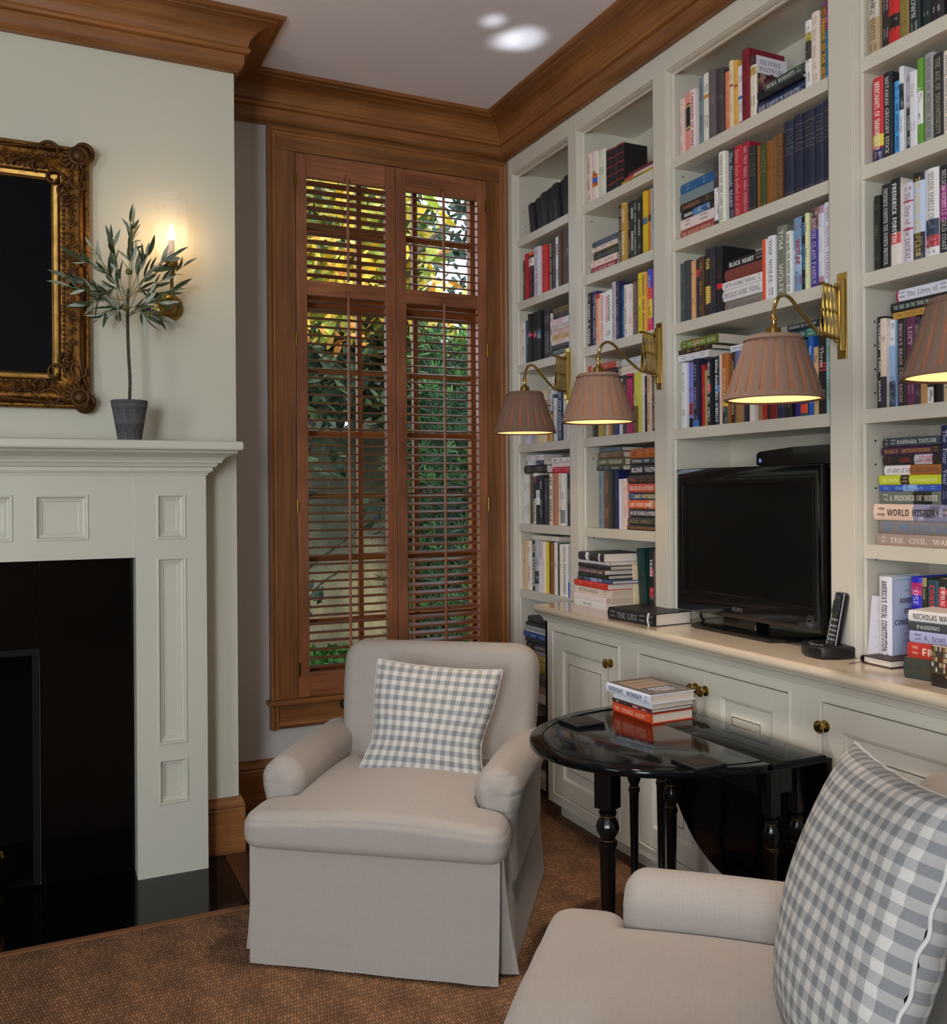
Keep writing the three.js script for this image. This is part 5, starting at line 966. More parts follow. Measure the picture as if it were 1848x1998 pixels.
// ---------------------------------------------------------------- armchairs: one built, the other a copy
function makeChair(label) {
  const g = thing('armchair', label, 'armchair', [0, 0, 0], 0, 'skirted linen armchairs');
  const up = (geo) => triUV(geo, 'x');
  // loose T-shaped seat cushion
  const cush = (x, y, z) => {
    const r2 = (hx, z0, z1, r) => { const a = Math.abs(x) - hx + r, b = Math.abs(z - (z0 + z1) / 2) - (z1 - z0) / 2 + r; return Math.hypot(Math.max(a, 0), Math.max(b, 0)) + Math.min(Math.max(a, b), 0) - r; };
    const d2 = smin(r2(0.372 + 0.006 * Math.sin(z * 9), -0.125, 0.04, 0.055), r2(0.272, -0.66, 0.0, 0.04), 0.02);
    const e = clamp(1 - (x / 0.42) ** 2, 0, 1) * clamp(1 - ((z + 0.27) / 0.42) ** 2, 0, 1); const top = 0.408 + 0.052 * e + 0.006 * Math.sin(x * 11 + 1) * e, bot = 0.318; const dy = Math.abs(y - (top + bot) / 2) - (top - bot) / 2; const r = 0.036;
    const a = d2 + r, b = dy + r; let d = Math.hypot(Math.max(a, 0), Math.max(b, 0)) + Math.min(Math.max(a, b), 0) - r;
    d += 0.0022 * Math.exp(-(((y - top + 0.022) / 0.003) ** 2)) * (d2 > -0.03 ? 1 : 0); return d;
  };
  mesh('seat_cushion', up(fieldMesh(cush, [-0.42, 0.29, -0.7], [0.42, 0.5, 0.08], 0.0075)), M.linen, g);
  for (const s of [-1, 1]) {
    const arm = (x, y, z) => {
      const X = s * x; const xc = 0.318 + 0.012 * sstep(-0.2, -0.6, z), yc = 0.462 - 0.012 * sstep(-0.25, -0.66, z); const roll = Math.hypot((X - xc) / 1.0, (y - yc) / 1.06) - 0.06; const px = Math.abs(X - 0.32) - 0.05, py = Math.abs(y - 0.34) - 0.14; const post = Math.hypot(Math.max(px + 0.02, 0), Math.max(py + 0.02, 0)) + Math.min(Math.max(px, py), 0) - 0.02;
      const d2 = smin(roll, post, 0.045); const zf = -0.118, zb = -0.72; const dz = Math.max(z - zf, zb - z); const r = 0.05; const a = d2 + r, b = dz + r; let d = Math.hypot(Math.max(a, 0), Math.max(b, 0)) + Math.min(Math.max(a, b), 0) - r;
      // pleats gathered round the scroll at the front
      const an = Math.atan2(y - yc, (X - xc)); if (z > -0.2 && X > xc - 0.03) for (const p of [-0.75, -0.1, 0.55]) d += 0.0028 * Math.exp(-(((y - (yc + p * 0.075)) / 0.0035) ** 2)) * sstep(-0.2, -0.14, z) * sstep(xc - 0.02, xc + 0.03, X);
      return d;
    };
    mesh('arm', up(fieldMesh(arm, s > 0 ? [0.22, 0.17, -0.76] : [-0.43, 0.17, -0.76], s > 0 ? [0.43, 0.58, -0.09] : [-0.22, 0.58, -0.09], 0.007)), M.linen, g);
  }
  const back = (x0, y, z) => { const x = x0 - 0.022;
    const lean = 0.2, cy = Math.cos(lean), sy = Math.sin(lean); const Y = y - 0.492, Z = z + 0.69; const v = Y * cy - Z * sy, w = Y * sy + Z * cy; const wd = 0.325 + 0.012 * sstep(-0.1, 0.15, v);
    const rx = Math.abs(x) - wd + 0.075, ry = Math.abs(v - 0.02) - 0.27 + 0.075; const d2 = Math.hypot(Math.max(rx, 0), Math.max(ry, 0)) + Math.min(Math.max(rx, ry), 0) - 0.075; const puff = 0.03 * clamp(1 - (x / 0.34) ** 2, 0, 1) * clamp(1 - ((v - 0.02) / 0.3) ** 2, 0, 1);
    const dz = Math.abs(w - puff * 0.5) - 0.075 - puff * 0.5; const r = 0.045; const a = d2 + r, b = dz + r; return Math.hypot(Math.max(a, 0), Math.max(b, 0)) + Math.min(Math.max(a, b), 0) - r;
  };
  mesh('backrest', up(fieldMesh(back, [-0.39, 0.2, -0.9], [0.41, 0.82, -0.5], 0.0085)), M.linen, g);
  mesh('base', up(fieldMesh((x, y, z) => rbox3(x, y - 0.2, z + 0.36, 0.335, 0.135, 0.345, 0.025), [-0.38, 0.03, -0.75], [0.38, 0.36, 0.03], 0.015)), M.linen, g);
  // skirt with kick pleats at the front corners
  const skirt = (pts, sub, name) => { // pts: [xTop, zTop, xBottom, zBottom]
    const rows = 14, pos = [], idx = [], cols = []; for (let i = 0; i < pts.length - 1; i++) for (let k = 0; k < sub[i]; k++) cols.push([0, 1, 2, 3].map((c) => mix(pts[i][c], pts[i + 1][c], k / sub[i]))); cols.push(pts[pts.length - 1]);
    for (let j = 0; j <= rows; j++) for (let i = 0; i < cols.length; i++) { const t = j / rows, e = t * (0.35 + 0.65 * t); const c = cols[i]; const wob = 0.0035 * (vn(i * 0.33 + 7, t * 2.2, 64, 64) - 0.5) * t * 2; pos.push(mix(c[0], c[2], e), 0.328 * (1 - t) + 0.004 * t, mix(c[1], c[3], e) + wob); }
    const n = cols.length; for (let j = 0; j < rows; j++) for (let i = 0; i < n - 1; i++) { const a = j * n + i; idx.push(a, a + n, a + n + 1, a, a + n + 1, a + 1); }
    const q = new THREE.BufferGeometry(); q.setAttribute('position', new THREE.Float32BufferAttribute(pos, 3)); q.setIndex(idx); q.computeVertexNormals(); const inner = q.clone(); inner.setAttribute('position', new THREE.Float32BufferAttribute(pos.map((v, i) => i % 3 === 1 ? v : v * 0.994 - (i % 3 === 2 ? 0.0015 : 0)), 3)); inner.setIndex(idx.map((_, i) => idx[i - (i % 3) + [0, 2, 1][i % 3]])); inner.computeVertexNormals();
    mesh(name, triUV(merge(toCreasedNormals(q, 0.8), inner), 'x'), M.linen, g);
  };
  skirt([[-0.352, 0.008, -0.347, 0.02], [0.352, 0.008, 0.347, 0.02]], [40], 'skirt_panel');
  for (const s of [-1, 1]) { const f = (a) => [a[0] * s, a[1], a[2] * s, a[3]]; const path = [[0.352, 0.006, 0.345, 0.017], [0.346, -0.006, 0.322, -0.018], [0.35, -0.02, 0.338, -0.045], [0.357, -0.024, 0.392, -0.052], [0.358, -0.1, 0.375, -0.12], [0.36, -0.71, 0.375, -0.74]].map(f); skirt(s > 0 ? path : path.reverse(), s > 0 ? [3, 3, 3, 6, 24] : [24, 6, 3, 3, 3], 'skirt_panel'); }
  skirt([[0.36, -0.71, 0.375, -0.74], [-0.36, -0.71, -0.375, -0.74]], [20], 'skirt_panel');
  return g;
}
const chair1 = makeChair('linen skirted armchair by the window holding an upright checked pillow');
const AX = Math.atan2(0.595, 0.80);
chair1.position.set(0.535 + 0.345 * 0.82, 0.0, -2.586 + 0.345 * 0.57); chair1.rotation.set(0, -AX, 0);
{ const c = chair1.clone(); c.name = numbered('armchair'); c.userData = { ...chair1.userData, label: 'linen armchair in the right foreground, cut off by the picture edge' }; scene.add(c); c.position.set(1.018 - 0.345 * 0.654, 0, -1.692 + 0.345 * 0.756); c.rotation.y = -Math.atan2(0.756, -0.654); }
// ---------------------------------------------------------------- checked pillows with piped edges
function makePillow(label, w, h, fat, shape, mat4) {
  const g = thing('pillow', label, 'pillow', [0, 0, 0], 0, 'blue grey checked pillows'); const N = 48; const P = [];
  const at = (u, v, side) => { const ex = (1 - u * u), ey = (1 - v * v); const cornerX = 1 - 0.055 * ey * (0.5 + 0.5 * u * u), cornerY = 1 - 0.055 * ex * (0.5 + 0.5 * v * v); const t = Math.pow(Math.max(0, ex * ey), 0.42) * (1 - 0.08 * Math.sin(u * 3 + v * 2)); const rip = 0.0035 * (vn(u * 7 + 20, v * 7 + 20, 64, 64) - 0.5) * Math.min(1, t * 2) + 0.004 * Math.sin(u * 34) * Math.pow(1 - ey, 6) * ex + 0.004 * Math.sin(v * 34) * Math.pow(1 - ex, 6) * ey; return shape(V3(u * w / 2 * cornerX, v * h / 2 * cornerY, side * (fat * t * 0.5) + rip * (side > 0 ? 1 : -1) * 1), u, v); };
  const pos = [], uv = [], idx = []; for (const side of [1, -1]) { const o = pos.length / 3; for (let j = 0; j <= N; j++) for (let i = 0; i <= N; i++) { const u = Math.sin((i / N * 2 - 1) * PI / 2), v = Math.sin((j / N * 2 - 1) * PI / 2); const p = at(u, v, side); pos.push(p.x, p.y, p.z); uv.push(u * w / 2, v * h / 2); } for (let j = 0; j < N; j++) for (let i = 0; i < N; i++) { const a = o + j * (N + 1) + i, b = a + N + 1; side > 0 ? idx.push(a, a + 1, b + 1, a, b + 1, b) : idx.push(a, b + 1, a + 1, a, b, b + 1); } }
  const q = new THREE.BufferGeometry(); q.setAttribute('position', new THREE.Float32BufferAttribute(pos, 3)); q.setAttribute('uv', new THREE.Float32BufferAttribute(uv, 2)); q.setIndex(idx); q.computeVertexNormals(); mesh('case', q, M.gingham, g);
  const edge = []; const K = 26; for (let s = 0; s < 4; s++) for (let i = 0; i < K; i++) { const t = Math.sin((i / K * 2 - 1) * PI / 2); const [u, v] = [[t, -1], [1, t], [-t, 1], [-1, -t]][s]; const p = at(u, v, 0); edge.push([p.x, p.y, p.z]); }
  mesh('piping', tube(edge, 0.0032, 240, 6, true), M.piping, g); g.applyMatrix4(mat4); return g;
}
{
  // the pillow on the chair by the window leans on its back, a little slumped to the left
  const m1 = new THREE.Matrix4().makeTranslation(1.106, 0.573, -2.675).multiply(new THREE.Matrix4().makeRotationY(-AX + 0.12)).multiply(new THREE.Matrix4().makeRotationX(-0.33)).multiply(new THREE.Matrix4().makeRotationZ(-0.08));
  makePillow('grey and white checked pillow standing against the back of the window armchair', 0.40, 0.375, 0.13, (p, u, v) => { const k = 1 - 0.11 * Math.exp(-(((v + 0.25) / 0.45) ** 2)); p.x = p.x * k + 0.012 * v; return p; }, m1);
  const m2 = new THREE.Matrix4().makeTranslation(1.12, 0.655, -1.02).multiply(new THREE.Matrix4().makeRotationY(-Math.atan2(0.756, -0.654) + 0.15)).multiply(new THREE.Matrix4().makeRotationX(-0.32)).multiply(new THREE.Matrix4().makeRotationZ(0.1));
  makePillow('blue grey checked pillow resting in the foreground armchair at the lower right', 0.46, 0.46, 0.17, (p) => p, m2);
}
// ---------------------------------------------------------------- gateleg table
{
  const g = thing('gateleg_table', 'black lacquered gateleg table, one leaf raised and one hanging by the cabinets', 'table', [0, 0, 0]); const Y = 0.635, T = 0.019, XH = 1.605, XE = 1.782, ZC0 = -2.065, A = 0.44, Bz = 0.345;
  const edgeP = (pts) => { const s = new THREE.Shape(pts.map(([x, y]) => new THREE.Vector2(x, y))); const e = new THREE.ExtrudeGeometry(s, { depth: T - 0.008, bevelEnabled: true, bevelThickness: 0.004, bevelSize: 0.004, bevelSegments: 2, curveSegments: 8 }); return toCreasedNormals(e, 0.9); };
  const half = (a, b, n = 40) => { const o = []; for (let i = 0; i <= n; i++) { const t = PI / 2 + PI * i / n; o.push([Math.cos(t) * a, Math.sin(t) * b]); } return o; };
  const leafShape = half(A - 0.004, Bz - 0.004); leafShape.push([-0.0045, -(Bz - 0.004)]); leafShape.push([-0.0045, Bz - 0.004]);
  const flat = (geo, x, y, z) => geo.rotateX(PI / 2).translate(x, y, z);
  mesh('raised_leaf', flat(edgeP(leafShape), XH, Y - 0.004, ZC0), M.lacquer, g);
  mesh('centre_board', flat(edgeP([[0.0045, Bz - 0.004], [0.0045, -Bz + 0.004], [XE - XH - 0.0045, -Bz + 0.006], [XE - XH - 0.0045, Bz - 0.006]]), XH, Y - 0.004, ZC0), M.lacquer, g);
  const hang = edgeP(leafShape.map(([x, y]) => [x, y])); hang.rotateZ(PI / 2).rotateY(PI / 2).translate(XE + 0.006, Y - 0.012, ZC0); mesh('hanging_leaf', hang, M.lacquer, g);
  // thin incised line round the top
  const ln = half(A - 0.035, Bz - 0.035, 48).map(([x, y]) => [XH + x, Y + 0.0002, ZC0 + y]); mesh('inlay_line', tube(ln, 0.0012, 96, 5), M.soot, g);
  const turned = (h, r, sq, sqTop) => { // leg: square block on top, balls, taper, ring and foot
    const p = [[0, 0], [r * 0.75, 0], [r * 0.95, 0.012], [r * 0.85, 0.024], [r * 0.5, 0.034], [r * 0.5, 0.04], [r * 0.8, 0.045], [r * 0.8, 0.052], [r * 0.52, 0.058], [r * 0.62, 0.075], [r * 0.6, 0.085], [r * 0.78, 0.09], [r * 0.55, 0.097], [r * 0.78, h * 0.62], [r * 0.9, h * 0.625], [r * 0.9, h * 0.64], [r * 0.66, h * 0.648], [r * 0.66, h * 0.655], [r * 1.0, h * 0.68], [r * 1.12, h * 0.70], [r * 1.0, h * 0.722], [r * 0.66, h * 0.745], [r * 0.6, h * 0.75], [r * 0.85, h * 0.756], [r * 0.85, h * 0.766], [r * 0.62, h * 0.772], [r * 0.8, h * 0.79]]; const rings = merge(...[h * 0.648, h * 0.748, 0.055].map((y) => new THREE.TorusGeometry(r * 0.7, 0.0022, 6, 20).rotateX(PI / 2).translate(0, y, 0)));
    return [merge(lathe(p.concat([[0, h * 0.79]]), 22, 0.7), new RoundedBoxGeometry(sq, h * 0.22, sq, 1, 0.002).translate(0, h * 0.89, 0)), rings]; };
  const leg = (x, z, r, sq, turn = 0) => { const [a, b] = turned(Y - T - 0.001, r, sq); const l = mesh('leg', a, M.lacquerLeg, g); l.position.set(x, 0.001, z); l.rotation.y = turn; mesh('gold_ring', b, M.rubbedGold, l); return l; };
  leg(1.33, -2.02, 0.027, 0.05, 0.4); leg(1.63, -2.15, 0.02, 0.036, 0.4);
  for (const [x, z] of [[1.64, -2.345], [1.752, -2.36], [1.665, -1.79], [1.752, -1.79]]) leg(x, z, 0.019, 0.034);
  mesh('apron', merge(bx(1.632, 1.65, Y - 0.1, Y - T - 0.001, -2.33, -1.805), bx(1.744, 1.762, Y - 0.1, Y - T - 0.001, -2.345, -1.805), bx(1.65, 1.744, Y - 0.1, Y - T - 0.001, -2.36, -2.342), bx(1.672, 1.744, Y - 0.1, Y - T - 0.001, -1.8, -1.782)), M.lacquerLeg, g);
  mesh('gate_rail', merge(bar([1.345, Y - 0.055, -2.027], [1.615, Y - 0.055, -2.144], 0.05, 0.018, [0.4, 0, 0.9]), bar([1.34, 0.105, -2.025], [1.62, 0.105, -2.146], 0.02, 0.02, [0.4, 0, 0.9])), M.lacquerLeg, g);
  mesh('stretcher', merge(cyl(0.009, 0.009, [1.642, 0.11, -2.34], [1.663, 0.11, -1.79]), cyl(0.009, 0.009, [1.752, 0.11, -2.35], [1.752, 0.11, -1.79])), M.lacquerLeg, g);
  const coaster = (label, x, z, turn) => { const c = thing('coaster', label, 'coaster', [x, Y, z], turn, 'square black coasters'); mesh('base', new RoundedBoxGeometry(0.096, 0.007, 0.094, 2, 0.0015).translate(0, 0.0037, 0), M.mattePlastic, c); mesh('picture', triUV(box(0.06, 0.0006, 0.058, 0, 0.0075, 0)), std({ color: 0x2a2018, map: sized(mottleT, 0.03), roughness: 0.5 }), c); };
  coaster('square black coaster near the far edge of the table by the armchair', 1.407, -2.268, 0.06); coaster('square black coaster near the front rim of the table', 1.449, -1.802, 0.03);
}
// ---------------------------------------------------------------- swing-arm reading lamps
const LAMPC = new THREE.Color(1.0, 0.66, 0.34);
function makeLamp(label, pz, sx, sz) {
  const PY = 1.767; const g = thing('wall_lamp', label, 'lamp', [FACE, PY, pz], 0, 'brass swing-arm lamps on the bookcase');
  const dx = sx - FACE, dz = sz - pz, R = Math.hypot(dx, dz), ux = dx / R, uz = dz / R; const at = (a, y, s = 0) => [ux * a - uz * s, y, uz * a + ux * s];
  mesh('backplate', merge(new RoundedBoxGeometry(0.005, 0.232, 0.032, 1, 0.0015).translate(-0.0026, 0, 0), new RoundedBoxGeometry(0.018, 0.196, 0.014, 1, 0.003).translate(-0.013, 0, 0.006)), M.brass, g);
  mesh('screw', merge(...[-0.085, 0.085].map((y) => new THREE.SphereGeometry(0.0045, 10, 6).scale(0.5, 1, 1).translate(-0.005, y, -0.008))), M.brassDull, g);
  mesh('bracket_pin', merge(...[-0.072, 0.076].map((y) => merge(cyl(0.0042, 0.0042, [-0.012, y, 0.004], at(0.045, y, 0.0), 10), new THREE.SphereGeometry(0.006, 10, 8).translate(...at(0.045, y))))), M.brass, g);
  mesh('bracket_rod', cyl(0.0038, 0.0038, at(0.04, -0.078), at(0.04, 0.08), 10), M.brass, g);
  // folded scissor: flat brass bars crossing
  const hs = 0.066, N = 4, a0 = 0.045, da = 0.024; const side = [-uz, 0, ux];
  for (let i = 0; i < N; i++) for (const s of [-1, 1]) { const o = s * 0.0034; mesh('scissor_bar', bar(at(a0 + i * da, s * hs, o), at(a0 + (i + 1) * da, -s * hs, o), 0.0155, 0.0024, side), M.brass, g); }
  const piv = []; for (let i = 0; i <= N; i++) for (const y of [-hs, hs]) piv.push(cyl(0.0042, 0.0042, at(a0 + i * da, y, -0.008), at(a0 + i * da, y, 0.008), 10)); for (let i = 0; i < N; i++) piv.push(cyl(0.004, 0.004, at(a0 + (i + 0.5) * da, 0, -0.008), at(a0 + (i + 0.5) * da, 0, 0.008), 10)); mesh('pivot', merge(piv), M.brassDull, g);
  const aE = a0 + N * da, yT = 1.655 - PY;
  mesh('gooseneck', merge(tube([at(aE, -hs), at(aE + 0.03, -hs + 0.004), at(mix(aE, R, 0.45), -0.028), at(mix(aE, R, 0.68), -0.001), at(mix(aE, R, 0.82), -0.0), at(mix(aE, R, 0.93), -0.016), at(R, -0.052), at(R + 0.002, -0.062)], 0.0048, 48, 10), new THREE.SphereGeometry(0.008, 12, 8).translate(...at(R, -0.06)), new THREE.SphereGeometry(0.0065, 12, 8).translate(...at(R - 0.006, -0.076)), cyl(0.004, 0.004, at(R, -0.06), at(R - 0.004, -0.09))), M.brass, g);
  mesh('socket', lathe([[0, 0.036], [0.006, 0.036], [0.007, 0.03], [0.016, 0.026], [0.0175, 0.02], [0.0175, 0.002], [0.0155, 0], [0.0155, -0.03], [0, -0.03]], 22).translate(ux * R, yT, uz * R), M.brassDull, g);
  // pleated shade on wire rings
  const yb = 1.513 - PY, yt = 1.652 - PY, rb = 0.111, rt = 0.066, cx = ux * R, cz = uz * R; const sh = new THREE.Group(); sh.name = 'lamp_shade'; sh.position.set(cx, 0, cz); g.add(sh);
  const cone = (r0, r1, y0, y1, n, open = true) => new THREE.CylinderGeometry(r1, r0, y1 - y0, n, 1, open).translate(0, (y0 + y1) / 2, 0);
  mesh('fabric', triUV(cone(rb, rt, yb, yt, 72), 'y'), M.shade, sh); mesh('shade_lining', cone(rb - 0.0035, rt - 0.0035, yb + 0.001, yt - 0.001, 60), M.lining, sh).material = M.liningIn;
  const NP = 20; const pg = (() => { const pos = []; const rows = 5; const w0 = 2 * PI / NP * 0.64, w1 = 2 * PI / NP * 0.97; for (let j = 0; j < rows; j++) for (let i = 0; i < 3; i++) { const q = (a, b) => { const t = (j + b) / rows, r = mix(rb, rt, t) + 0.0006 + 0.0022 * Math.sin(PI * (i + a) / 3) ** 0.5, an = (i + a - 1.5) / 3 * mix(w0, w1, t); return [Math.sin(an) * r, mix(yb + 0.004, yt - 0.004, t), Math.cos(an) * r]; }; const k = [q(0, 0), q(1, 0), q(1, 1), q(0, 1)]; for (const x of [0, 1, 2, 0, 2, 3]) pos.push(...k[x]); } const G = new THREE.BufferGeometry(); G.setAttribute('position', new THREE.Float32BufferAttribute(pos, 3)); return triUV(toCreasedNormals(G, 0.5), 'y'); })();
  for (let i = 0; i < NP; i++) { const m = mesh('pleat', pg, M.pleat, sh); m.rotation.y = (i + 0.3) / NP * 2 * PI; }
  for (const [y, r] of [[yb, rb], [yt, rt]]) mesh('trim_band', lathe([[r - 0.004, y - 0.003], [r + 0.003, y - 0.003], [r + 0.0042, y], [r + (y > yb ? 0.0015 : -0.001), y + (y > yb ? 0.002 : 0.011)], [r - 0.003, y + 0.009]], 56), M.pleat, sh);
  mesh('spider', merge(...[0, 1, 2].map((i) => cyl(0.0014, 0.0014, [0, yt - 0.004, 0], [Math.sin(i * 2.1) * rt, yt - 0.002, Math.cos(i * 2.1) * rt], 6))), M.brassDull, sh);
  const b = mesh('bulb', lathe([[0, 0], [0.008, 0.003], [0.014, 0.014], [0.012, 0.028], [0.008, 0.04], [0.008, 0.05], [0, 0.05]], 16).translate(cx, 1.57 - PY, cz), M.bulb, g);
  const l = new THREE.PointLight(LAMPC, 0.13, 0, 2); l.position.set(cx, 1.578 - PY, cz); l.castShadow = true; l.shadow.radius = 0.8; g.add(l);
}
M.bulb = std({ color: 0x000000, emissive: new THREE.Color(1, 0.72, 0.4), emissiveIntensity: 3 });
M.liningIn = phys({ color: 0xffe6c0, roughness: 0.95, transmission: 0.15, thickness: 0, side: THREE.DoubleSide });
makeLamp('swing-arm brass lamp farthest left, its pleated shade overlapping the wooden window trim', -3.2745, 1.628, -3.003);
makeLamp('swing-arm brass lamp between the second bay and the television bay', -2.66, 1.587, -2.447);
makeLamp('largest fully visible swing-arm brass lamp, above the television at its right', -1.846, 1.584, -1.685);
makeLamp('swing-arm brass lamp cut off by the right edge, only part of its shade showing', -1.40, 1.60, -1.195);

M.greyMark = std({ color: 0x77777a, roughness: 0.5 });
const FONT = await new FontLoader().loadAsync('fonts/droid/droid_serif_bold.typeface.json');
function lettering(text, size, depth) { const t = new TextGeometry(text, { font: FONT, size, depth, curveSegments: 4, bevelEnabled: false }); t.computeBoundingBox(); t.translate(-t.boundingBox.max.x / 2, 0, 0); return t; }
{ const g = thing('unseen_uplight', 'unseen uplight behind the foreground armchair, standing in for light reflected onto the ceiling', 'lamp', [UPL.x, 0, UPL.z]); mesh('can', lathe([[0, 0], [0.045, 0], [0.045, 0.09], [0.04, 0.09], [0.04, 0.082], [0, 0.082]], 24), M.mattePlastic, g); mesh('lens', new THREE.CylinderGeometry(0.039, 0.039, 0.003, 24).translate(0, 0.084, 0), std({ color: 0x000000, emissive: new THREE.Color(0.86, 0.93, 1), emissiveIntensity: 2 }), g); }  // housing of the unseen spots that stand in for reflected light
// ---------------------------------------------------------------- television and its things
{
  const g = thing('television', 'black flat television on a glossy stand in the wide bookcase bay', 'television', [0, 0, 0]); const z0 = -2.553, z1 = -1.918, y0 = 0.9, y1 = 1.366, x = 1.968, bz = 0.026, bt = 0.048, bb = 0.066;
  const pr = [[0, -0.03], [0, -0.004], [0.002, -0.001], [0.005, 0], [0.018, -0.001], [0.022, -0.006], [0.022, -0.03]];
  const sh = new THREE.Shape([[z0, y0], [z1, y0], [z1, y1], [z0, y1]].map(([a, b]) => new THREE.Vector2(a, b))); const hole = new THREE.Path([[z0 + bz, y0 + bb], [z0 + bz, y1 - bt], [z1 - bz, y1 - bt], [z1 - bz, y0 + bb]].map(([a, b]) => new THREE.Vector2(a, b))); sh.holes.push(hole);
  const fr = toCreasedNormals(new THREE.ExtrudeGeometry(sh, { depth: 0.022, bevelEnabled: true, bevelThickness: 0.004, bevelSize: 0.003, bevelSegments: 3 }), 0.7).rotateY(-PI / 2); // shape x -> z
  fr.translate(x + 0.026, 0, 0); mesh('bezel', fr, M.blackPlastic, g);
  mesh('screen', box(0.004, y1 - y0 - bt - bb + 0.004, z1 - z0 - 2 * bz + 0.004, x + 0.012, (y0 + bb + y1 - bt) / 2, (z0 + z1) / 2), M.screen, g);
  mesh('back_shell', merge(bx(x + 0.026, x + 0.085, y0 + 0.01, y1 - 0.006, z0 + 0.008, z1 - 0.008, 0.012), bx(x + 0.085, x + 0.12, y0 + 0.05, y1 - 0.06, z0 + 0.06, z1 - 0.06, 0.012)), M.mattePlastic, g);
  mesh('side_port', merge(...[1.1, 1.115].map((y) => bx(x + 0.05, x + 0.06, y, y + 0.006, z1 - 0.0085, z1 - 0.006))), M.silver, g);
  mesh('neck', bx(x + 0.012, x + 0.07, CT + 0.016, y0 + 0.02, -2.34, -2.19, 0.006), M.blackPlastic, g);
  const st = new THREE.Shape([[-0.175, -0.02], [0.175, -0.02], [0.21, 0.05], [0.21, 0.16], [0.17, 0.2], [-0.17, 0.2], [-0.21, 0.16], [-0.21, 0.05]].map(([a, b]) => new THREE.Vector2(a, b)));
  const sg = toCreasedNormals(new THREE.ExtrudeGeometry(st, { depth: 0.006, bevelEnabled: true, bevelThickness: 0.005, bevelSize: 0.006, bevelSegments: 2 }), 0.6).rotateX(PI / 2).rotateY(PI / 2).translate(1.972, CT + 0.0115, -2.275); mesh('stand', sg, M.blackPlastic, g);
  { const t = lettering('SONY', 0.0125, 0.0008); t.rotateY(-PI / 2).translate(x - 0.0006, y0 + 0.02, -2.255); mesh('maker_mark', t, M.silver, g); }
  mesh('energy_mark', merge(tube([[x - 0.0006, y0 + 0.012, -1.965], [x - 0.0006, y0 + 0.04, -1.965], [x - 0.0006, y0 + 0.04, -1.947], [x - 0.0006, y0 + 0.012, -1.947]], 0.0004, 30, 5, true), new THREE.TorusGeometry(0.006, 0.0006, 6, 18, 4.6).rotateY(PI / 2).translate(x - 0.0006, y0 + 0.03, -1.956), ...[0, 1, 2].map((i) => box(0.0006, 0.0012, 0.013, x - 0.0008, y0 + 0.0155 + i * 0.0028, -1.956))), M.greyMark, g);
  mesh('cable', tube([[x + 0.06, y0 + 0.03, -2.49], [x + 0.05, y0 - 0.02, -2.495], [x + 0.05, CT + 0.008, -2.46], [x + 0.08, CT + 0.0045, -2.42], [x + 0.16, CT + 0.0045, -2.38]], 0.004, 30, 7), M.mattePlastic, g);
  const d = thing('receiver_box', 'slim black receiver box with a small blue mark on top of the television', 'receiver', [0, 0, 0]);
  mesh('case', toCreasedNormals(new THREE.ExtrudeGeometry(new THREE.Shape([[-2.198, 0.004], [-2.185, 0], [-1.905, 0], [-1.898, 0.006], [-1.898, 0.044], [-1.91, 0.05], [-2.05, 0.0485], [-2.185, 0.041], [-2.198, 0.034]].map(([a, b]) => new THREE.Vector2(a, b))), { depth: 0.2, bevelEnabled: true, bevelThickness: 0.003, bevelSize: 0.002, bevelSegments: 2 }), 0.5).rotateY(-PI / 2).translate(x + 0.23, y1 + 0.0055, 0), M.blackPlastic, d);
  printed('blue_mark', [x + 0.0254, y1 + 0.014, -2.186], [0, 0, 0.012], [0, 0.013, 0], [800, 110, 60, 60], d, 0.0004);
  const c = thing('disc_case', 'flat silver disc case lying under the television by the cable', 'case', [2.12, CT, -2.47], 0.2); mesh('shell', new RoundedBoxGeometry(0.12, 0.012, 0.14, 1, 0.002).translate(0, 0.0065, 0), M.silver, c);
}
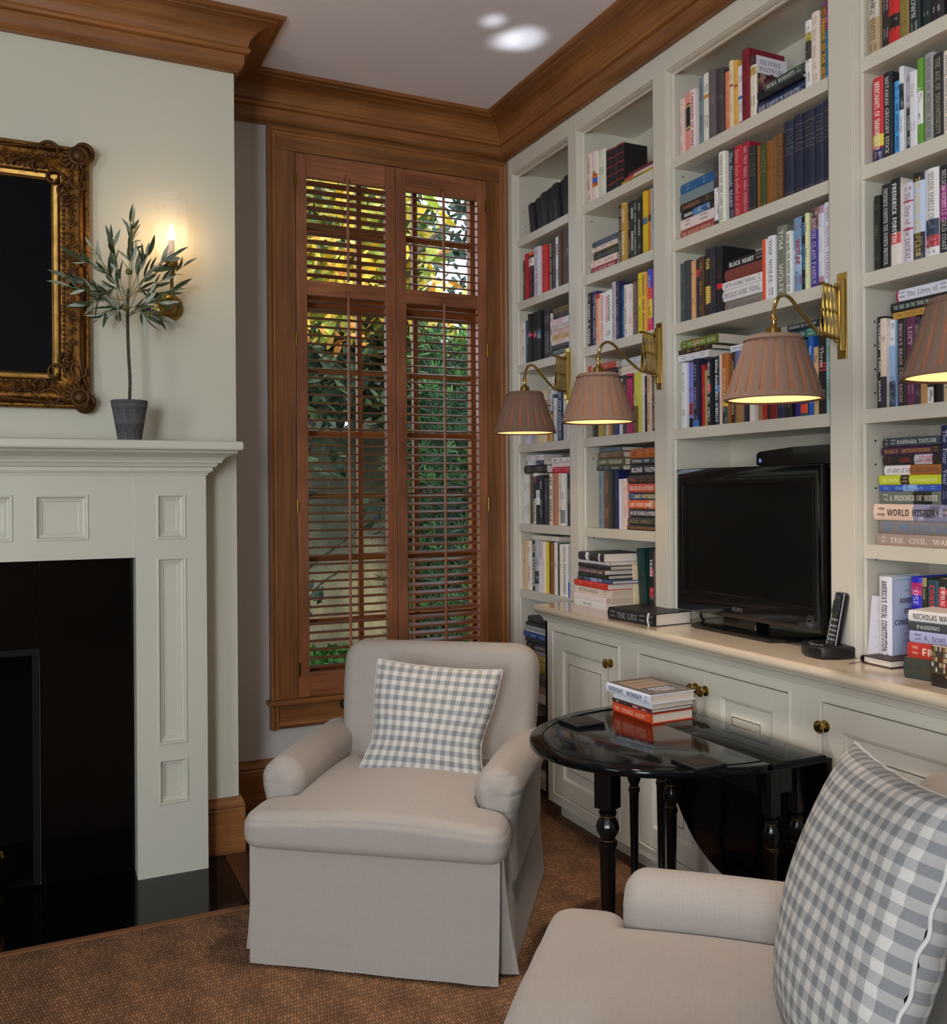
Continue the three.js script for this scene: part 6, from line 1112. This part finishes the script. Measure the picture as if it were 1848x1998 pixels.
{ // cordless telephone in its cradle
  const g = thing('telephone', 'black cordless telephone standing in its cradle right of the television', 'telephone', [1.942, CT, -1.872], -0.25);
  const o = new THREE.Shape(); o.moveTo(-0.058, -0.03); o.quadraticCurveTo(-0.07, 0, -0.055, 0.045); o.lineTo(0.055, 0.045); o.quadraticCurveTo(0.07, 0, 0.05, -0.04); o.quadraticCurveTo(0, -0.066, -0.058, -0.03);
  mesh('cradle', toCreasedNormals(new THREE.ExtrudeGeometry(o, { depth: 0.018, bevelEnabled: true, bevelThickness: 0.007, bevelSize: 0.006, bevelSegments: 3, curveSegments: 14 }), 0.7).rotateX(-PI / 2).rotateY(-PI / 2).translate(-0.005, 0.0075, 0), M.mattePlastic, g);
  const h = new THREE.Group(); h.name = 'handset'; h.position.set(0.012, 0.02, 0.012); h.rotation.set(0, 0.0, -0.2); g.add(h);
  mesh('handset_body', new RoundedBoxGeometry(0.026, 0.155, 0.044, 4, 0.0115).translate(0, 0.078, 0), M.blackPlastic, h);
  mesh('display', new RoundedBoxGeometry(0.002, 0.034, 0.032, 1, 0.0008).translate(-0.0132, 0.112, 0), std({ color: 0x20242a, roughness: 0.2 }), h);
  const key = new RoundedBoxGeometry(0.003, 0.0062, 0.0085, 1, 0.001); for (let r = 0; r < 5; r++) for (let c = 0; c < 3; c++) { const k = mesh('key', key, M.silver, h); k.position.set(-0.0132, 0.078 - r * 0.0125 + (r ? -0.004 : 0), (c - 1) * 0.0122); }
  mesh('trim', merge(...[-1, 1].map((s) => new RoundedBoxGeometry(0.004, 0.15, 0.0022, 1, 0.001).translate(-0.009, 0.078, s * 0.0212))), M.silver, h);
  { const t = lettering('Panasonic', 0.0038, 0.0004); t.rotateY(-PI / 2).translate(-0.0132, 0.137, 0); mesh('maker_mark', t, M.silver, h); }
  for (const [a, b, w] of [[-0.046, 0.012, 0.02], [-0.052, 0, 0.012], [-0.046, -0.012, 0.012], [-0.04, -0.024, 0.012], [-0.038, 0.026, 0.01]]) mesh('cradle_key', new RoundedBoxGeometry(0.008, 0.003, w, 1, 0.001).translate(a + 0.006, 0.0335, b), M.silver, g);
}
{ // paper, notebook, picture book
  const p = thing('paper_sheet', 'pale lilac printed sheet leaning on the worktop behind the white jacketed book', 'paper', [0, 0, 0]);
  const m = printed('sheet', [2.0, CT + 0.002, -1.788], [0.002, 0, 0.062], [0.018, 0.166, 0], [330, 450, 190, 450], p); m.castShadow = true;
  const n = thing('notebook', 'dark brown leather notebook with a ribbon marker lying on the worktop', 'notebook', [2.085, CT, -1.742], -PI / 2 - 0.06);
  mesh('cover', merge(new RoundedBoxGeometry(0.095, 0.0028, 0.145, 2, 0.0013).translate(0.0475, 0.0015, 0.0725), new RoundedBoxGeometry(0.095, 0.0028, 0.145, 2, 0.0013).translate(0.0475, 0.0195, 0.0725), new THREE.CylinderGeometry(0.0105, 0.0105, 0.145, 16, 1, true, PI, PI).rotateX(PI / 2).translate(0.003, 0.0105, 0.0725)), std({ color: 0x3a2026, roughness: 0.55 }), n);
  mesh('pages', new RoundedBoxGeometry(0.088, 0.016, 0.138, 1, 0.002).translate(0.046, 0.0105, 0.0725), M.pages, n);
  mesh('ribbon', bar([0.012, 0.006, 0.14], [-0.004, 0.0012, 0.185], 0.005, 0.0008, [0, 1, 0]), std({ color: 0x2a1418, roughness: 0.8 }), n);
  const b = thing('picture_book', 'picture book with bookshelves and a seated child, right edge of worktop', 'book', [0, 0, 0]);
  mesh('cover', bx(1.852, 1.862, CT, CT + 0.094, -1.474, -1.36, 0.001), M.pages, b); printed('front', [1.852, CT + 0.001, -1.474], [0, 0, 0.114], [0.0005, 0.092, 0], [530, 450, 250, 450], b);
}
// ---------------------------------------------------------------- over the mantel: gilt frame, sconce, olive tree
{
  const g = thing('framed_painting', 'very dark painting in an ornate carved gilt frame above the mantel', 'painting', [0, 0, 0]);
  const x0 = -0.92, x1 = 0.171, y0 = 1.585, y1 = 2.46, Z = ZC + 0.004; const ix1 = 0.054, iy0 = 1.698, iy1 = 2.352, ix0 = x0 + (x1 - ix1);
  const loop = (x0, x1, y0, y1, z = Z) => [[x0, y0, z], [x0, y1, z], [x1, y1, z], [x1, y0, z]];
  mesh('canvas', bx(ix0 - 0.01, ix1 + 0.01, iy0 - 0.01, iy1 + 0.01, Z + 0.006, Z + 0.012), M.darkCanvas, g);
  const fl = 1;
  mesh('frame_moulding', sweep([[0, 0], [0, 0.03], [0.006, 0.036], [0.012, 0.036], [0.016, 0.03], [0.024, 0.046], [0.034, 0.054], [0.044, 0.054], [0.056, 0.046], [0.072, 0.034], [0.086, 0.028], [0.09, 0.027], [0.09, 0.004]], loop(x0, x1, y0, y1), [0, 0, 1], true, fl, 0.5), M.gilt, g);
  mesh('sight_liner', sweep([[0, 0.004], [0, 0.027], [0.003, 0.029], [0.006, 0.026], [0.018, 0.0225], [0.02, 0.019], [0.024, 0.017], [0.026, 0.012]], loop(x0 + 0.092, x1 - 0.092, y0 + 0.092, y1 - 0.092), [0, 0, 1], true, fl, 0.4), M.giltLiner, g);
  // egg-and-leaf beading between hollow and liner
  const beadG = merge(new THREE.SphereGeometry(0.0065, 8, 6).scale(1, 0.75, 0.7), new THREE.TorusGeometry(0.0075, 0.002, 5, 10, PI).rotateZ(-PI / 2)); const bd = []; const n = 44; for (let i = 0; i < n; i++) { const y = mix(y0 + 0.1, y1 - 0.1, (i + 0.5) / n); bd.push(beadG.clone().translate(x1 - 0.08, y, Z + 0.031)); } for (let i = 0; i < 52; i++) { const x = mix(x0 + 0.1, x1 - 0.1, (i + 0.5) / 52); for (const y of [y0 + 0.08, y1 - 0.08]) bd.push(beadG.clone().rotateZ(PI / 2).translate(x, y, Z + 0.031)); }
  mesh('beading', merge(bd), M.giltDark, g);
  const petal = (l, w, h) => new THREE.SphereGeometry(1, 12, 8).scale(w, l, h).translate(0, l * 0.9, 0);
  const scroll = (r, turns, th, flip = 1) => { const p = []; for (let i = 0; i <= 30; i++) { const t = i / 30, a = t * turns * 2 * PI, q = r * (1 - 0.8 * t); p.push([Math.cos(a) * q * flip, Math.sin(a) * q, 0.004 * t]); } return tube(p, th, 44, 7); };
  const corner = (cx, cy, s, t) => { // shell with C-scrolls, sitting on the mitre (s, t point outwards)
    const o = []; const A = Math.atan2(t, s); for (let i = -3; i <= 3; i++) o.push(petal(0.024 - Math.abs(i) * 0.0018, 0.0062, 0.008).rotateZ(A - PI / 2 + i * 0.36 + PI).translate(cx - s * 0.002, cy - t * 0.002, Z + 0.05));
    o.push(new THREE.SphereGeometry(0.017, 16, 10).scale(1, 1, 0.75).translate(cx + s * 0.0, cy + t * 0.0, Z + 0.056)); o.push(new THREE.TorusGeometry(0.02, 0.0055, 8, 22).translate(cx, cy, Z + 0.055)); o.push(scroll(0.024, 1.1, 0.0055, s).translate(cx + s * 0.01, cy + t * 0.012, Z + 0.05));
    o.push(scroll(0.03, 0.9, 0.0048, -s).translate(cx - s * 0.065, cy + t * 0.004, Z + 0.045)); o.push(scroll(0.03, 0.9, 0.0048, s).rotateZ(PI / 2).translate(cx + s * 0.004, cy - t * 0.068, Z + 0.045)); o.push(scroll(0.026, 1.0, 0.004, s).translate(cx - s * 0.058, cy - t * 0.062, Z + 0.036)); o.push(scroll(0.022, 1.0, 0.004, -s).rotateZ(1).translate(cx - s * 0.088, cy - t * 0.03, Z + 0.036)); o.push(scroll(0.022, 1.0, 0.004, s).rotateZ(2).translate(cx - s * 0.03, cy - t * 0.092, Z + 0.036));
    for (let i = 0; i < 5; i++) for (const q of [0, 1]) o.push(petal(0.011, 0.005, 0.006).rotateZ(i * 0.7 + q).translate(cx - s * (q ? 0.02 : 0.085 + i * 0.016), cy - t * (q ? 0.085 + i * 0.016 : 0.02), Z + 0.046));
    o.push(new THREE.SphereGeometry(0.028, 14, 8).scale(1, 1, 0.5).translate(cx + s * 0.012, cy + t * 0.012, Z + 0.03)); return merge(o); };
  const lx = x1 - 0.03, ty = y1 - 0.032, by = y0 + 0.032; const big = (q, cx, cy) => q.translate(-cx, -cy, -Z - 0.03).scale(1.3, 1.3, 1.15).translate(cx, cy, Z + 0.03); mesh('corner_ornament', big(corner(lx, ty, 1, 1), lx + 0.01, ty + 0.01), M.giltDark, g); mesh('corner_ornament', big(corner(lx, by, 1, -1), lx + 0.01, by - 0.01), M.giltDark, g); mesh('corner_ornament', corner(x0 + 0.03, ty, -1, 1), M.giltDark, g); mesh('corner_ornament', corner(x0 + 0.03, by, -1, -1), M.giltDark, g);
  const flower = (x, y, k = 1) => { const o = []; for (let i = 0; i < 5; i++) o.push(petal(0.0062 * k, 0.0042 * k, 0.004).rotateZ(i * 1.257).translate(x, y, Z + 0.047)); o.push(new THREE.SphereGeometry(0.0035 * k, 8, 6).translate(x, y, Z + 0.051)); return o; };
  const fl2 = []; for (const y of [2.26, 2.205, 2.16, 1.88, 1.84, 1.80]) fl2.push(...flower(x1 - 0.053, y, 1.2), petal(0.012, 0.004, 0.004).rotateZ(PI + 0.2).translate(x1 - 0.051, y - 0.006, Z + 0.045)); for (const x of [-0.02, -0.06, -0.1, -0.2]) for (const y of [y1 - 0.053, y0 + 0.053]) fl2.push(...flower(x, y, 1.2)); mesh('flower_trail', merge(fl2), M.giltDark, g);
  const mid = (x, y, rot) => { const o = [scroll(0.024, 1, 0.005, 1).translate(0.004, 0.03, 0), scroll(0.024, 1, 0.005, 1).scale(1, -1, 1).translate(0.004, -0.03, 0), new THREE.SphereGeometry(0.016, 14, 8).scale(1, 1.4, 0.6)]; for (let i = -2; i <= 2; i++) o.push(petal(0.016, 0.006, 0.006).rotateZ(PI / 2 + i * 0.5)); return merge(o).rotateZ(rot).translate(x, y, Z + 0.05); }; const mg = mid(x1 - 0.045, 2.03, 0); mesh('centre_ornament', mg, M.giltDark, g);
  // scalloped outer edge
  const wav = []; for (const [ya, yb] of [[y0 + 0.07, 2.0], [2.06, y1 - 0.07]]) wav.push(tube([[x1 - 0.012, ya, Z + 0.045], [x1 - 0.03, mix(ya, yb, 0.2), Z + 0.05], [x1 - 0.034, mix(ya, yb, 0.5), Z + 0.05], [x1 - 0.03, mix(ya, yb, 0.8), Z + 0.05], [x1 - 0.016, yb, Z + 0.046]], 0.005, 40, 7)); for (const y of [y0, y1]) { const s = y > 2 ? -1 : 1; wav.push(tube([[x1 - 0.08, y + s * 0.014, Z + 0.045], [-0.0, y + s * 0.02, Z + 0.05], [-0.15, y + s * 0.03, Z + 0.05], [-0.3, y + s * 0.016, Z + 0.05]], 0.005, 40, 7)); } mesh('edge_scroll', merge(wav), M.giltDark, g);
}
{
  const g = thing('wall_sconce', 'brass wall sconce with a lit candle bulb in a clear glass cylinder', 'sconce', [0.428, 1.953, ZC]);
  mesh('backplate', lathe([[0, 0.016], [0.012, 0.016], [0.016, 0.012], [0.03, 0.01], [0.033, 0.014], [0.037, 0.012], [0.045, 0.008], [0.05, 0.007], [0.051, 0.003], [0.051, 0]], 44).rotateX(PI / 2), M.brassDull, g);
  const zz = 0.1; mesh('arm', merge(tube([[0, 0, 0.014], [0, -0.012, 0.05], [0, -0.002, 0.085], [0, 0.03, zz], [0, 0.09, zz]], 0.006, 30, 10), lathe([[0, 0.09], [0.011, 0.09], [0.013, 0.1], [0.008, 0.105], [0.012, 0.112], [0.028, 0.118], [0.03, 0.124], [0.0, 0.124]], 24).translate(0, 0, zz), lathe([[0.019, 0.124], [0.021, 0.126], [0.021, 0.15], [0.018, 0.152]], 24).translate(0, 0, zz)), M.brassDull, g);
  mesh('candle_sleeve', cyl(0.0105, 0.0105, [0, 0.124, zz], [0, 0.212, zz], 18), std({ color: 0xf0e0c8, roughness: 0.6 }), g);
  mesh('bulb', lathe([[0, 0], [0.006, 0.001], [0.011, 0.012], [0.0125, 0.02], [0.009, 0.034], [0.004, 0.047], [0.0018, 0.056], [0, 0.058]], 18).translate(0, 0.213, zz), std({ color: 0x000000, emissive: new THREE.Color(1, 0.78, 0.46), emissiveIntensity: 12 }), g);
  mesh('glass_cylinder', merge(new THREE.CylinderGeometry(0.0545, 0.0545, 0.228, 48, 1, true).translate(0, 0.248, zz), new THREE.TorusGeometry(0.0535, 0.0014, 8, 48).rotateX(PI / 2).translate(0, 0.362, zz)), M.sconceGlass, g);
  const l = new THREE.PointLight(new THREE.Color(1, 0.62, 0.28), 0.075, 0, 2); l.position.set(0, 0.235, zz); l.castShadow = true; l.shadow.radius = 0.4; g.add(l);
}
{
  const g = thing('olive_tree', 'small olive tree trained to a ball on a thin stem in a dark clay pot', 'plant', [0.283, 1.474, -3.255]);
  mesh('pot', lathe([[0, 0], [0.036, 0], [0.0375, 0.003], [0.054, 0.104], [0.0555, 0.106], [0.058, 0.128], [0.0575, 0.131], [0.054, 0.131], [0.052, 0.118], [0, 0.118]], 36), triMat(M.pot), g);
  const moss = []; for (let i = 0; i < 60; i++) { const a = rr(0, 6.28), r = Math.sqrt(rnd()) * 0.046; moss.push(new THREE.IcosahedronGeometry(rr(0.003, 0.007), 0).translate(Math.cos(a) * r, 0.119 + rr(0, 0.005), Math.sin(a) * r)); } const sm = mesh('moss', merge(moss), M.soil, g); sm.userData.kind = 'stuff';
  const topY = 0.42; mesh('stem', triUV(tube([[0, 0.115, 0], [0.002, 0.2, 0.001], [-0.002, 0.29, 0.002], [-0.004, topY, 0], [0.0, 0.5, 0.0]], 0.0052, 40, 9), 'y'), M.bark, g);
  const leafG = (L, w, bend, fold) => { const pos = [], idx = []; const n = 6; for (let i = 0; i <= n; i++) { const t = i / n, hw = w * Math.pow(Math.sin(PI * Math.pow(t, 0.85)), 0.8) * (i === 0 || i === n ? 0.08 : 1); const z = -bend * t * t; pos.push(-hw, t * L, z + fold * hw, 0, t * L, z, hw, t * L, z + fold * hw); } for (let i = 0; i < n; i++) { const a = i * 3; idx.push(a, a + 1, a + 4, a, a + 4, a + 3, a + 1, a + 2, a + 5, a + 1, a + 5, a + 4); } const q = new THREE.BufferGeometry(); q.setAttribute('position', new THREE.Float32BufferAttribute(pos, 3)); q.setIndex(idx); q.computeVertexNormals(); return q; };
  const kinds = [leafG(0.066, 0.0068, 0.01, 0.3), leafG(0.056, 0.0064, 0.006, 0.25), leafG(0.076, 0.0074, 0.018, 0.2)];
  const br = []; const leaves = []; const addLeaf = (p, dir, k) => { const q = new THREE.Quaternion().setFromUnitVectors(V3(0, 1, 0), dir); q.multiply(new THREE.Quaternion().setFromAxisAngle(V3(0, 1, 0), rr(0, 6.28))); leaves.push([p, q, k]); };
  const tips = [[-0.195, 0.06], [-0.17, 0.13], [-0.15, -0.005], [-0.12, 0.19], [-0.06, 0.21], [0.0, 0.27], [0.015, 0.3], [0.06, 0.17], [0.11, 0.15], [0.2, 0.17], [0.185, 0.09], [0.15, 0.03], [0.11, -0.02], [0.06, -0.04], [-0.05, -0.055], [-0.1, -0.045], [-0.2, 0.1], [0.16, 0.2], [-0.08, 0.05], [0.09, 0.07]];
  for (const [tx, ty] of tips) { const tz = rr(-0.075, 0.1); const s = V3(0, rr(0.4, 0.5), 0), e = V3(tx * 0.9, 0.445 + ty * 0.92, tz), m = s.clone().lerp(e, 0.5).add(V3(rr(-0.01, 0.01), 0.018, rr(-0.01, 0.01))); br.push(tube([s.toArray(), m.toArray(), e.toArray()], 0.0014, 10, 5)); const c = new THREE.CatmullRomCurve3([s, m, e]); for (let i = 0; i < 6; i++) { const t = 0.35 + 0.65 * i / 5; const p = c.getPoint(t), d = c.getTangent(t); for (const side of i === 5 ? [0] : [-1, 1]) { const v = d.clone().multiplyScalar(side ? 0.75 : 1).add(V3(rr(-0.5, 0.5), rr(-0.45, 0.6), rr(-0.6, 0.6)).multiplyScalar(side ? 1 : 0.4)).normalize(); addLeaf(p, v, Math.floor(rr(0, 3))); } } }
  mesh('branch', merge(br), M.twig, g);
  leaves.forEach(([p, q, k], i) => { const m = mesh('leaf', kinds[k], i % 3 === 1 ? M.oliveUnder : M.oliveTop, g); m.position.copy(p); m.quaternion.copy(q); m.scale.setScalar(rr(0.75, 1.1)); });
  for (const [x, y, z] of [[-0.005, 0.545, 0.05], [0.055, 0.41, 0.055], [0.105, 0.47, 0.05], [-0.01, 0.43, 0.04]]) mesh('olive_fruit', new THREE.SphereGeometry(0.0085, 14, 10).scale(1, 1.25, 1).translate(x, y, z), M.olive, g);
}
function triMat(m) { return m; }
{ // dark rounded end of a rod that shows behind the armchair
  const g = thing('dark_rod_end', 'dark rounded handle end poking out behind the window armchair', 'stick', [1.2, 0, -3.72]); mesh('shaft', cyl(0.008, 0.011, [0.06, 0.001, 0.0], [0.02, 0.4, 0.03], 12), M.mattePlastic, g); mesh('handle', merge(cyl(0.022, 0.026, [-0.05, 0.425, 0.03], [0.03, 0.385, 0.04], 16), new THREE.SphereGeometry(0.0225, 16, 10).translate(-0.05, 0.425, 0.03)), M.mattePlastic, g);
}
// ---------------------------------------------------------------- the garden outside the window
{
  struct('ground', bx(-6, 9, -0.3, 0.0, -16, ZW - 0.2), std({ color: 0x4a4a32, roughness: 1 }));
  { const g = structGroup('unseen_terrace'); for (let i = 0; i < 5; i++) for (let j = 0; j < 3; j++) mesh('bounce_paver', bx(-0.6 + i * 0.8, 0.19 + i * 0.8, 0.0, 0.02 + 0.002 * hash(i, j), -4.05 - j * 0.4 - 0.39, -4.05 - j * 0.4, 0.004, 'x', i + j), std({ color: 0xb0a898, roughness: 0.9 }), g); }  // unseen pale pavers, added to bounce daylight up to the ceiling
  { const g = thing('added_fence', 'added dark boards behind the hedge, blocking sky glimpsed between its needles', 'fence'); for (let i = 0; i < 22; i++) mesh('board', bx(2.4 + i * 0.13, 2.525 + i * 0.13, 0.02, 2.3, -6.15, -6.12, 0.003, 'y', i * 0.3), M.darkFloor, g); }  // added boards, hidden, keep bright sky from showing through the hedge
  const cv = std({ color: 0xcfc8a4, map: sized(mottleT, 1.6), bumpMap: sized(mottleT, 0.25), bumpScale: 0.003, roughness: 0.95 });
  const gw = thing('garden_wall', 'cream rendered garden wall seen through the left shutter', 'wall', [0, 0, 0]); gw.userData.kind = 'structure';
  mesh('render', bx(-1, 2.8, 0, 1.72, -6.75, -6.55), cv, gw); mesh('coping', bx(-1, 2.8, 1.72, 1.77, -6.8, -6.5, 0.01), cv, gw);
  const leafM = (c, t = 0.35) => phys({ color: c, roughness: 0.55, transmission: t, thickness: 0, side: THREE.DoubleSide });
  const dark = [leafM(0x1e3a1c, 0.15), leafM(0x2c4a22, 0.2), leafM(0x17301c, 0.1)], yellow = [leafM(0xf0cc30, 0.5), leafM(0xd8d048, 0.5), leafM(0xe8a040, 0.45), leafM(0xa0b440, 0.45), leafM(0xf4e070, 0.5)];  // yellow set has the glow of sun through leaves put into its colour
  const LG = (L, w, bend) => { const pos = [], idx = []; const n = 4; for (let i = 0; i <= n; i++) { const t = i / n, hw = w * Math.sin(PI * (0.06 + 0.9 * t)) ** 0.8; const z = -bend * t * t; pos.push(-hw, t * L, z + 0.3 * hw, 0, t * L, z, hw, t * L, z + 0.3 * hw); } for (let i = 0; i < n; i++) { const a = i * 3; idx.push(a, a + 1, a + 4, a, a + 4, a + 3, a + 1, a + 2, a + 5, a + 1, a + 5, a + 4); } const q = new THREE.BufferGeometry(); q.setAttribute('position', new THREE.Float32BufferAttribute(pos, 3)); q.setIndex(idx); q.computeVertexNormals(); return q; };
  const lg = [LG(0.11, 0.023, 0.02), LG(0.09, 0.02, 0.012), LG(0.125, 0.026, 0.035)];
  const barkM = std({ color: 0x6f6c5c, map: sized(barkT, 0.3), bumpMap: sized(barkT, 0.3), bumpScale: 0.004, roughness: 0.95 });
  // clusters of leaves (each leaf a part), the outermost ones; crown fill behind them as one mass
  function tree(label, trunk, clusters, mats, far, farMats) {
    const g = thing('tree', label, 'tree'); const o = []; for (const [pts, r] of trunk) o.push(triUV(tube(pts, r, 24, 9), 'y')); mesh('trunk', merge(o), barkM, g);
    for (const [x, y, z, n, R] of clusters) for (let i = 0; i < n; i++) { const d = V3(rr(-1, 1), rr(-0.8, 1), rr(-1, 1)).normalize(); const m = mesh('leaf', lg[Math.floor(rr(0, 3))], mats[Math.floor(rr(0, mats.length))], g); m.position.set(x + rr(-R, R), y + rr(-R, R), z + rr(-R, R) * 0.6); m.quaternion.setFromUnitVectors(V3(0, 1, 0), d); m.rotateY(rr(0, 6.28)); m.scale.setScalar(rr(0.7, 1.15)); }
    for (let k = 0; k < farMats.length; k++) { const n = Math.floor(far.n / farMats.length), im = new THREE.InstancedMesh(lg[k % 3], farMats[k], n), M4 = new THREE.Matrix4(), q = new THREE.Quaternion(); for (let i = 0; i < n; i++) { const d = V3(rr(-1, 1), rr(-1, 1), rr(-1, 1)).normalize(); q.setFromUnitVectors(V3(0, 1, 0), d); M4.compose(V3(rr(...far.x), rr(...far.y), rr(...far.z)), q, V3(1, 1, 1).multiplyScalar(rr(0.8, 1.4))); im.setMatrixAt(i, M4); } im.name = 'foliage'; im.userData.kind = 'stuff'; im.castShadow = im.receiveShadow = true; g.add(im); }
    return g;
  }
  tree('magnolia tree, leaves coloured yellow for sun glow, behind the upper shutter slats', [[[[1.35, 0, -6.1], [1.45, 1.0, -6.05], [1.55, 1.9, -6.0], [1.75, 3.0, -5.9]], 0.035], [[[1.55, 1.9, -6.0], [2.0, 2.6, -5.7], [2.4, 3.0, -5.5]], 0.018]],
    [[1.6, 2.42, -5.4, 75, 0.22], [1.85, 2.6, -5.4, 65, 0.25], [1.6, 2.8, -5.5, 55, 0.25], [2.3, 2.42, -5.3, 35, 0.2], [2.5, 2.32, -5.5, 34, 0.18], [2.1, 2.9, -5.6, 30, 0.3]], yellow, { n: 2000, x: [1.3, 2.4], y: [2.25, 3.3], z: [-6.1, -5.55] }, [yellow[0], yellow[4], yellow[3], dark[1]]);
  tree('dark green magnolia hanging over the cream garden wall', [[[[1.46, 0, -5.9], [1.5, 0.6, -5.85], [1.47, 1.2, -5.85], [1.62, 1.75, -5.8], [1.9, 2.1, -5.8]], 0.045], [[[1.5, 0.75, -5.85], [1.75, 1.0, -5.6], [1.95, 1.15, -5.5]], 0.01], [[[1.48, 0.4, -5.85], [1.6, 0.7, -5.7], [1.75, 0.8, -5.7]], 0.008]],
    [[1.55, 2.05, -5.5, 60, 0.22], [1.95, 2.02, -5.6, 60, 0.22], [1.72, 1.85, -5.5, 34, 0.16], [1.98, 1.12, -5.5, 34, 0.13], [1.62, 1.55, -5.6, 22, 0.12], [1.5, 0.62, -5.6, 10, 0.08], [1.42, 1.3, -5.5, 10, 0.08], [2.12, 1.78, -5.6, 26, 0.12]], dark, { n: 1500, x: [1.2, 2.4], y: [1.8, 2.35], z: [-6.4, -5.7] }, dark);
  tree('tall shady evergreen far behind the garden wall', [[[[2.95, 0, -8.2], [2.98, 3, -8.2], [3.0, 6, -8.2]], 0.26], [[[3.25, 0, -6.9], [3.3, 2.4, -6.9], [3.2, 4.5, -6.9]], 0.04]], [[3.0, 3.0, -7.0, 24, 0.4]], dark, { n: 7000, x: [0.2, 5.5], y: [1.3, 5.2], z: [-9.4, -7.6] }, dark);
  // needle-leaved hedge behind the right shutter
  const h = thing('hedge', 'dense needle leaved hedge filling the view through the right shutter', 'hedge', [0, 0, 0]); const ng = LG(0.085, 0.0042, 0.015); const nm = [leafM(0x2e5a2a, 0.25), leafM(0x1a3a1c, 0.2), leafM(0x568a3c, 0.3)];
  for (let k = 0; k < 3; k++) { const n = k === 1 ? 16000 : 11000, im = new THREE.InstancedMesh(ng, nm[k], n), M4 = new THREE.Matrix4(), q = new THREE.Quaternion(); let c = V3(), i = 0; while (i < n) { if (i % 12 === 0) c = V3(rr(2.12, 3.5), rr(0.05, 2.26), -5.2 - Math.abs(rr(-1, 1) ** 3) * 0.8 + rr(-0.08, 0.08)); const d = V3(rr(-1, 1), rr(-0.4, 1), rr(-0.4, 1)).normalize(); q.setFromUnitVectors(V3(0, 1, 0), d); M4.compose(c, q, V3(1, 1, 1).multiplyScalar(rr(0.7, 1.2))); im.setMatrixAt(i++, M4); } im.name = 'foliage'; im.userData.kind = 'stuff'; im.castShadow = im.receiveShadow = true; h.add(im); }
  mesh('stems', merge(...[2.3, 2.6, 2.9, 3.2].map((x) => cyl(0.02, 0.01, [x, 0, -5.7], [x + 0.05, 2.1, -5.7], 8))), barkM, h);
  const gc = thing('ground_cover', 'bright green low plants at the foot of the cream garden wall', 'plants'); gc.userData.kind = 'stuff'; const gi = new THREE.InstancedMesh(LG(0.05, 0.02, 0.01), leafM(0x4f8a2c, 0.3), 3000); { const M4 = new THREE.Matrix4(), q = new THREE.Quaternion(); for (let i = 0; i < 3000; i++) { q.setFromUnitVectors(V3(0, 1, 0), V3(rr(-1, 1), rr(0.1, 1), rr(-1, 1)).normalize()); M4.compose(V3(rr(1.0, 2.6), rr(0.02, 0.2), rr(-6.4, -5.2)), q, V3(1, 1, 1)); gi.setMatrixAt(i, M4); } } gi.name = 'foliage'; gi.castShadow = gi.receiveShadow = true; gc.add(gi);
}
renderer.render(scene, camera);
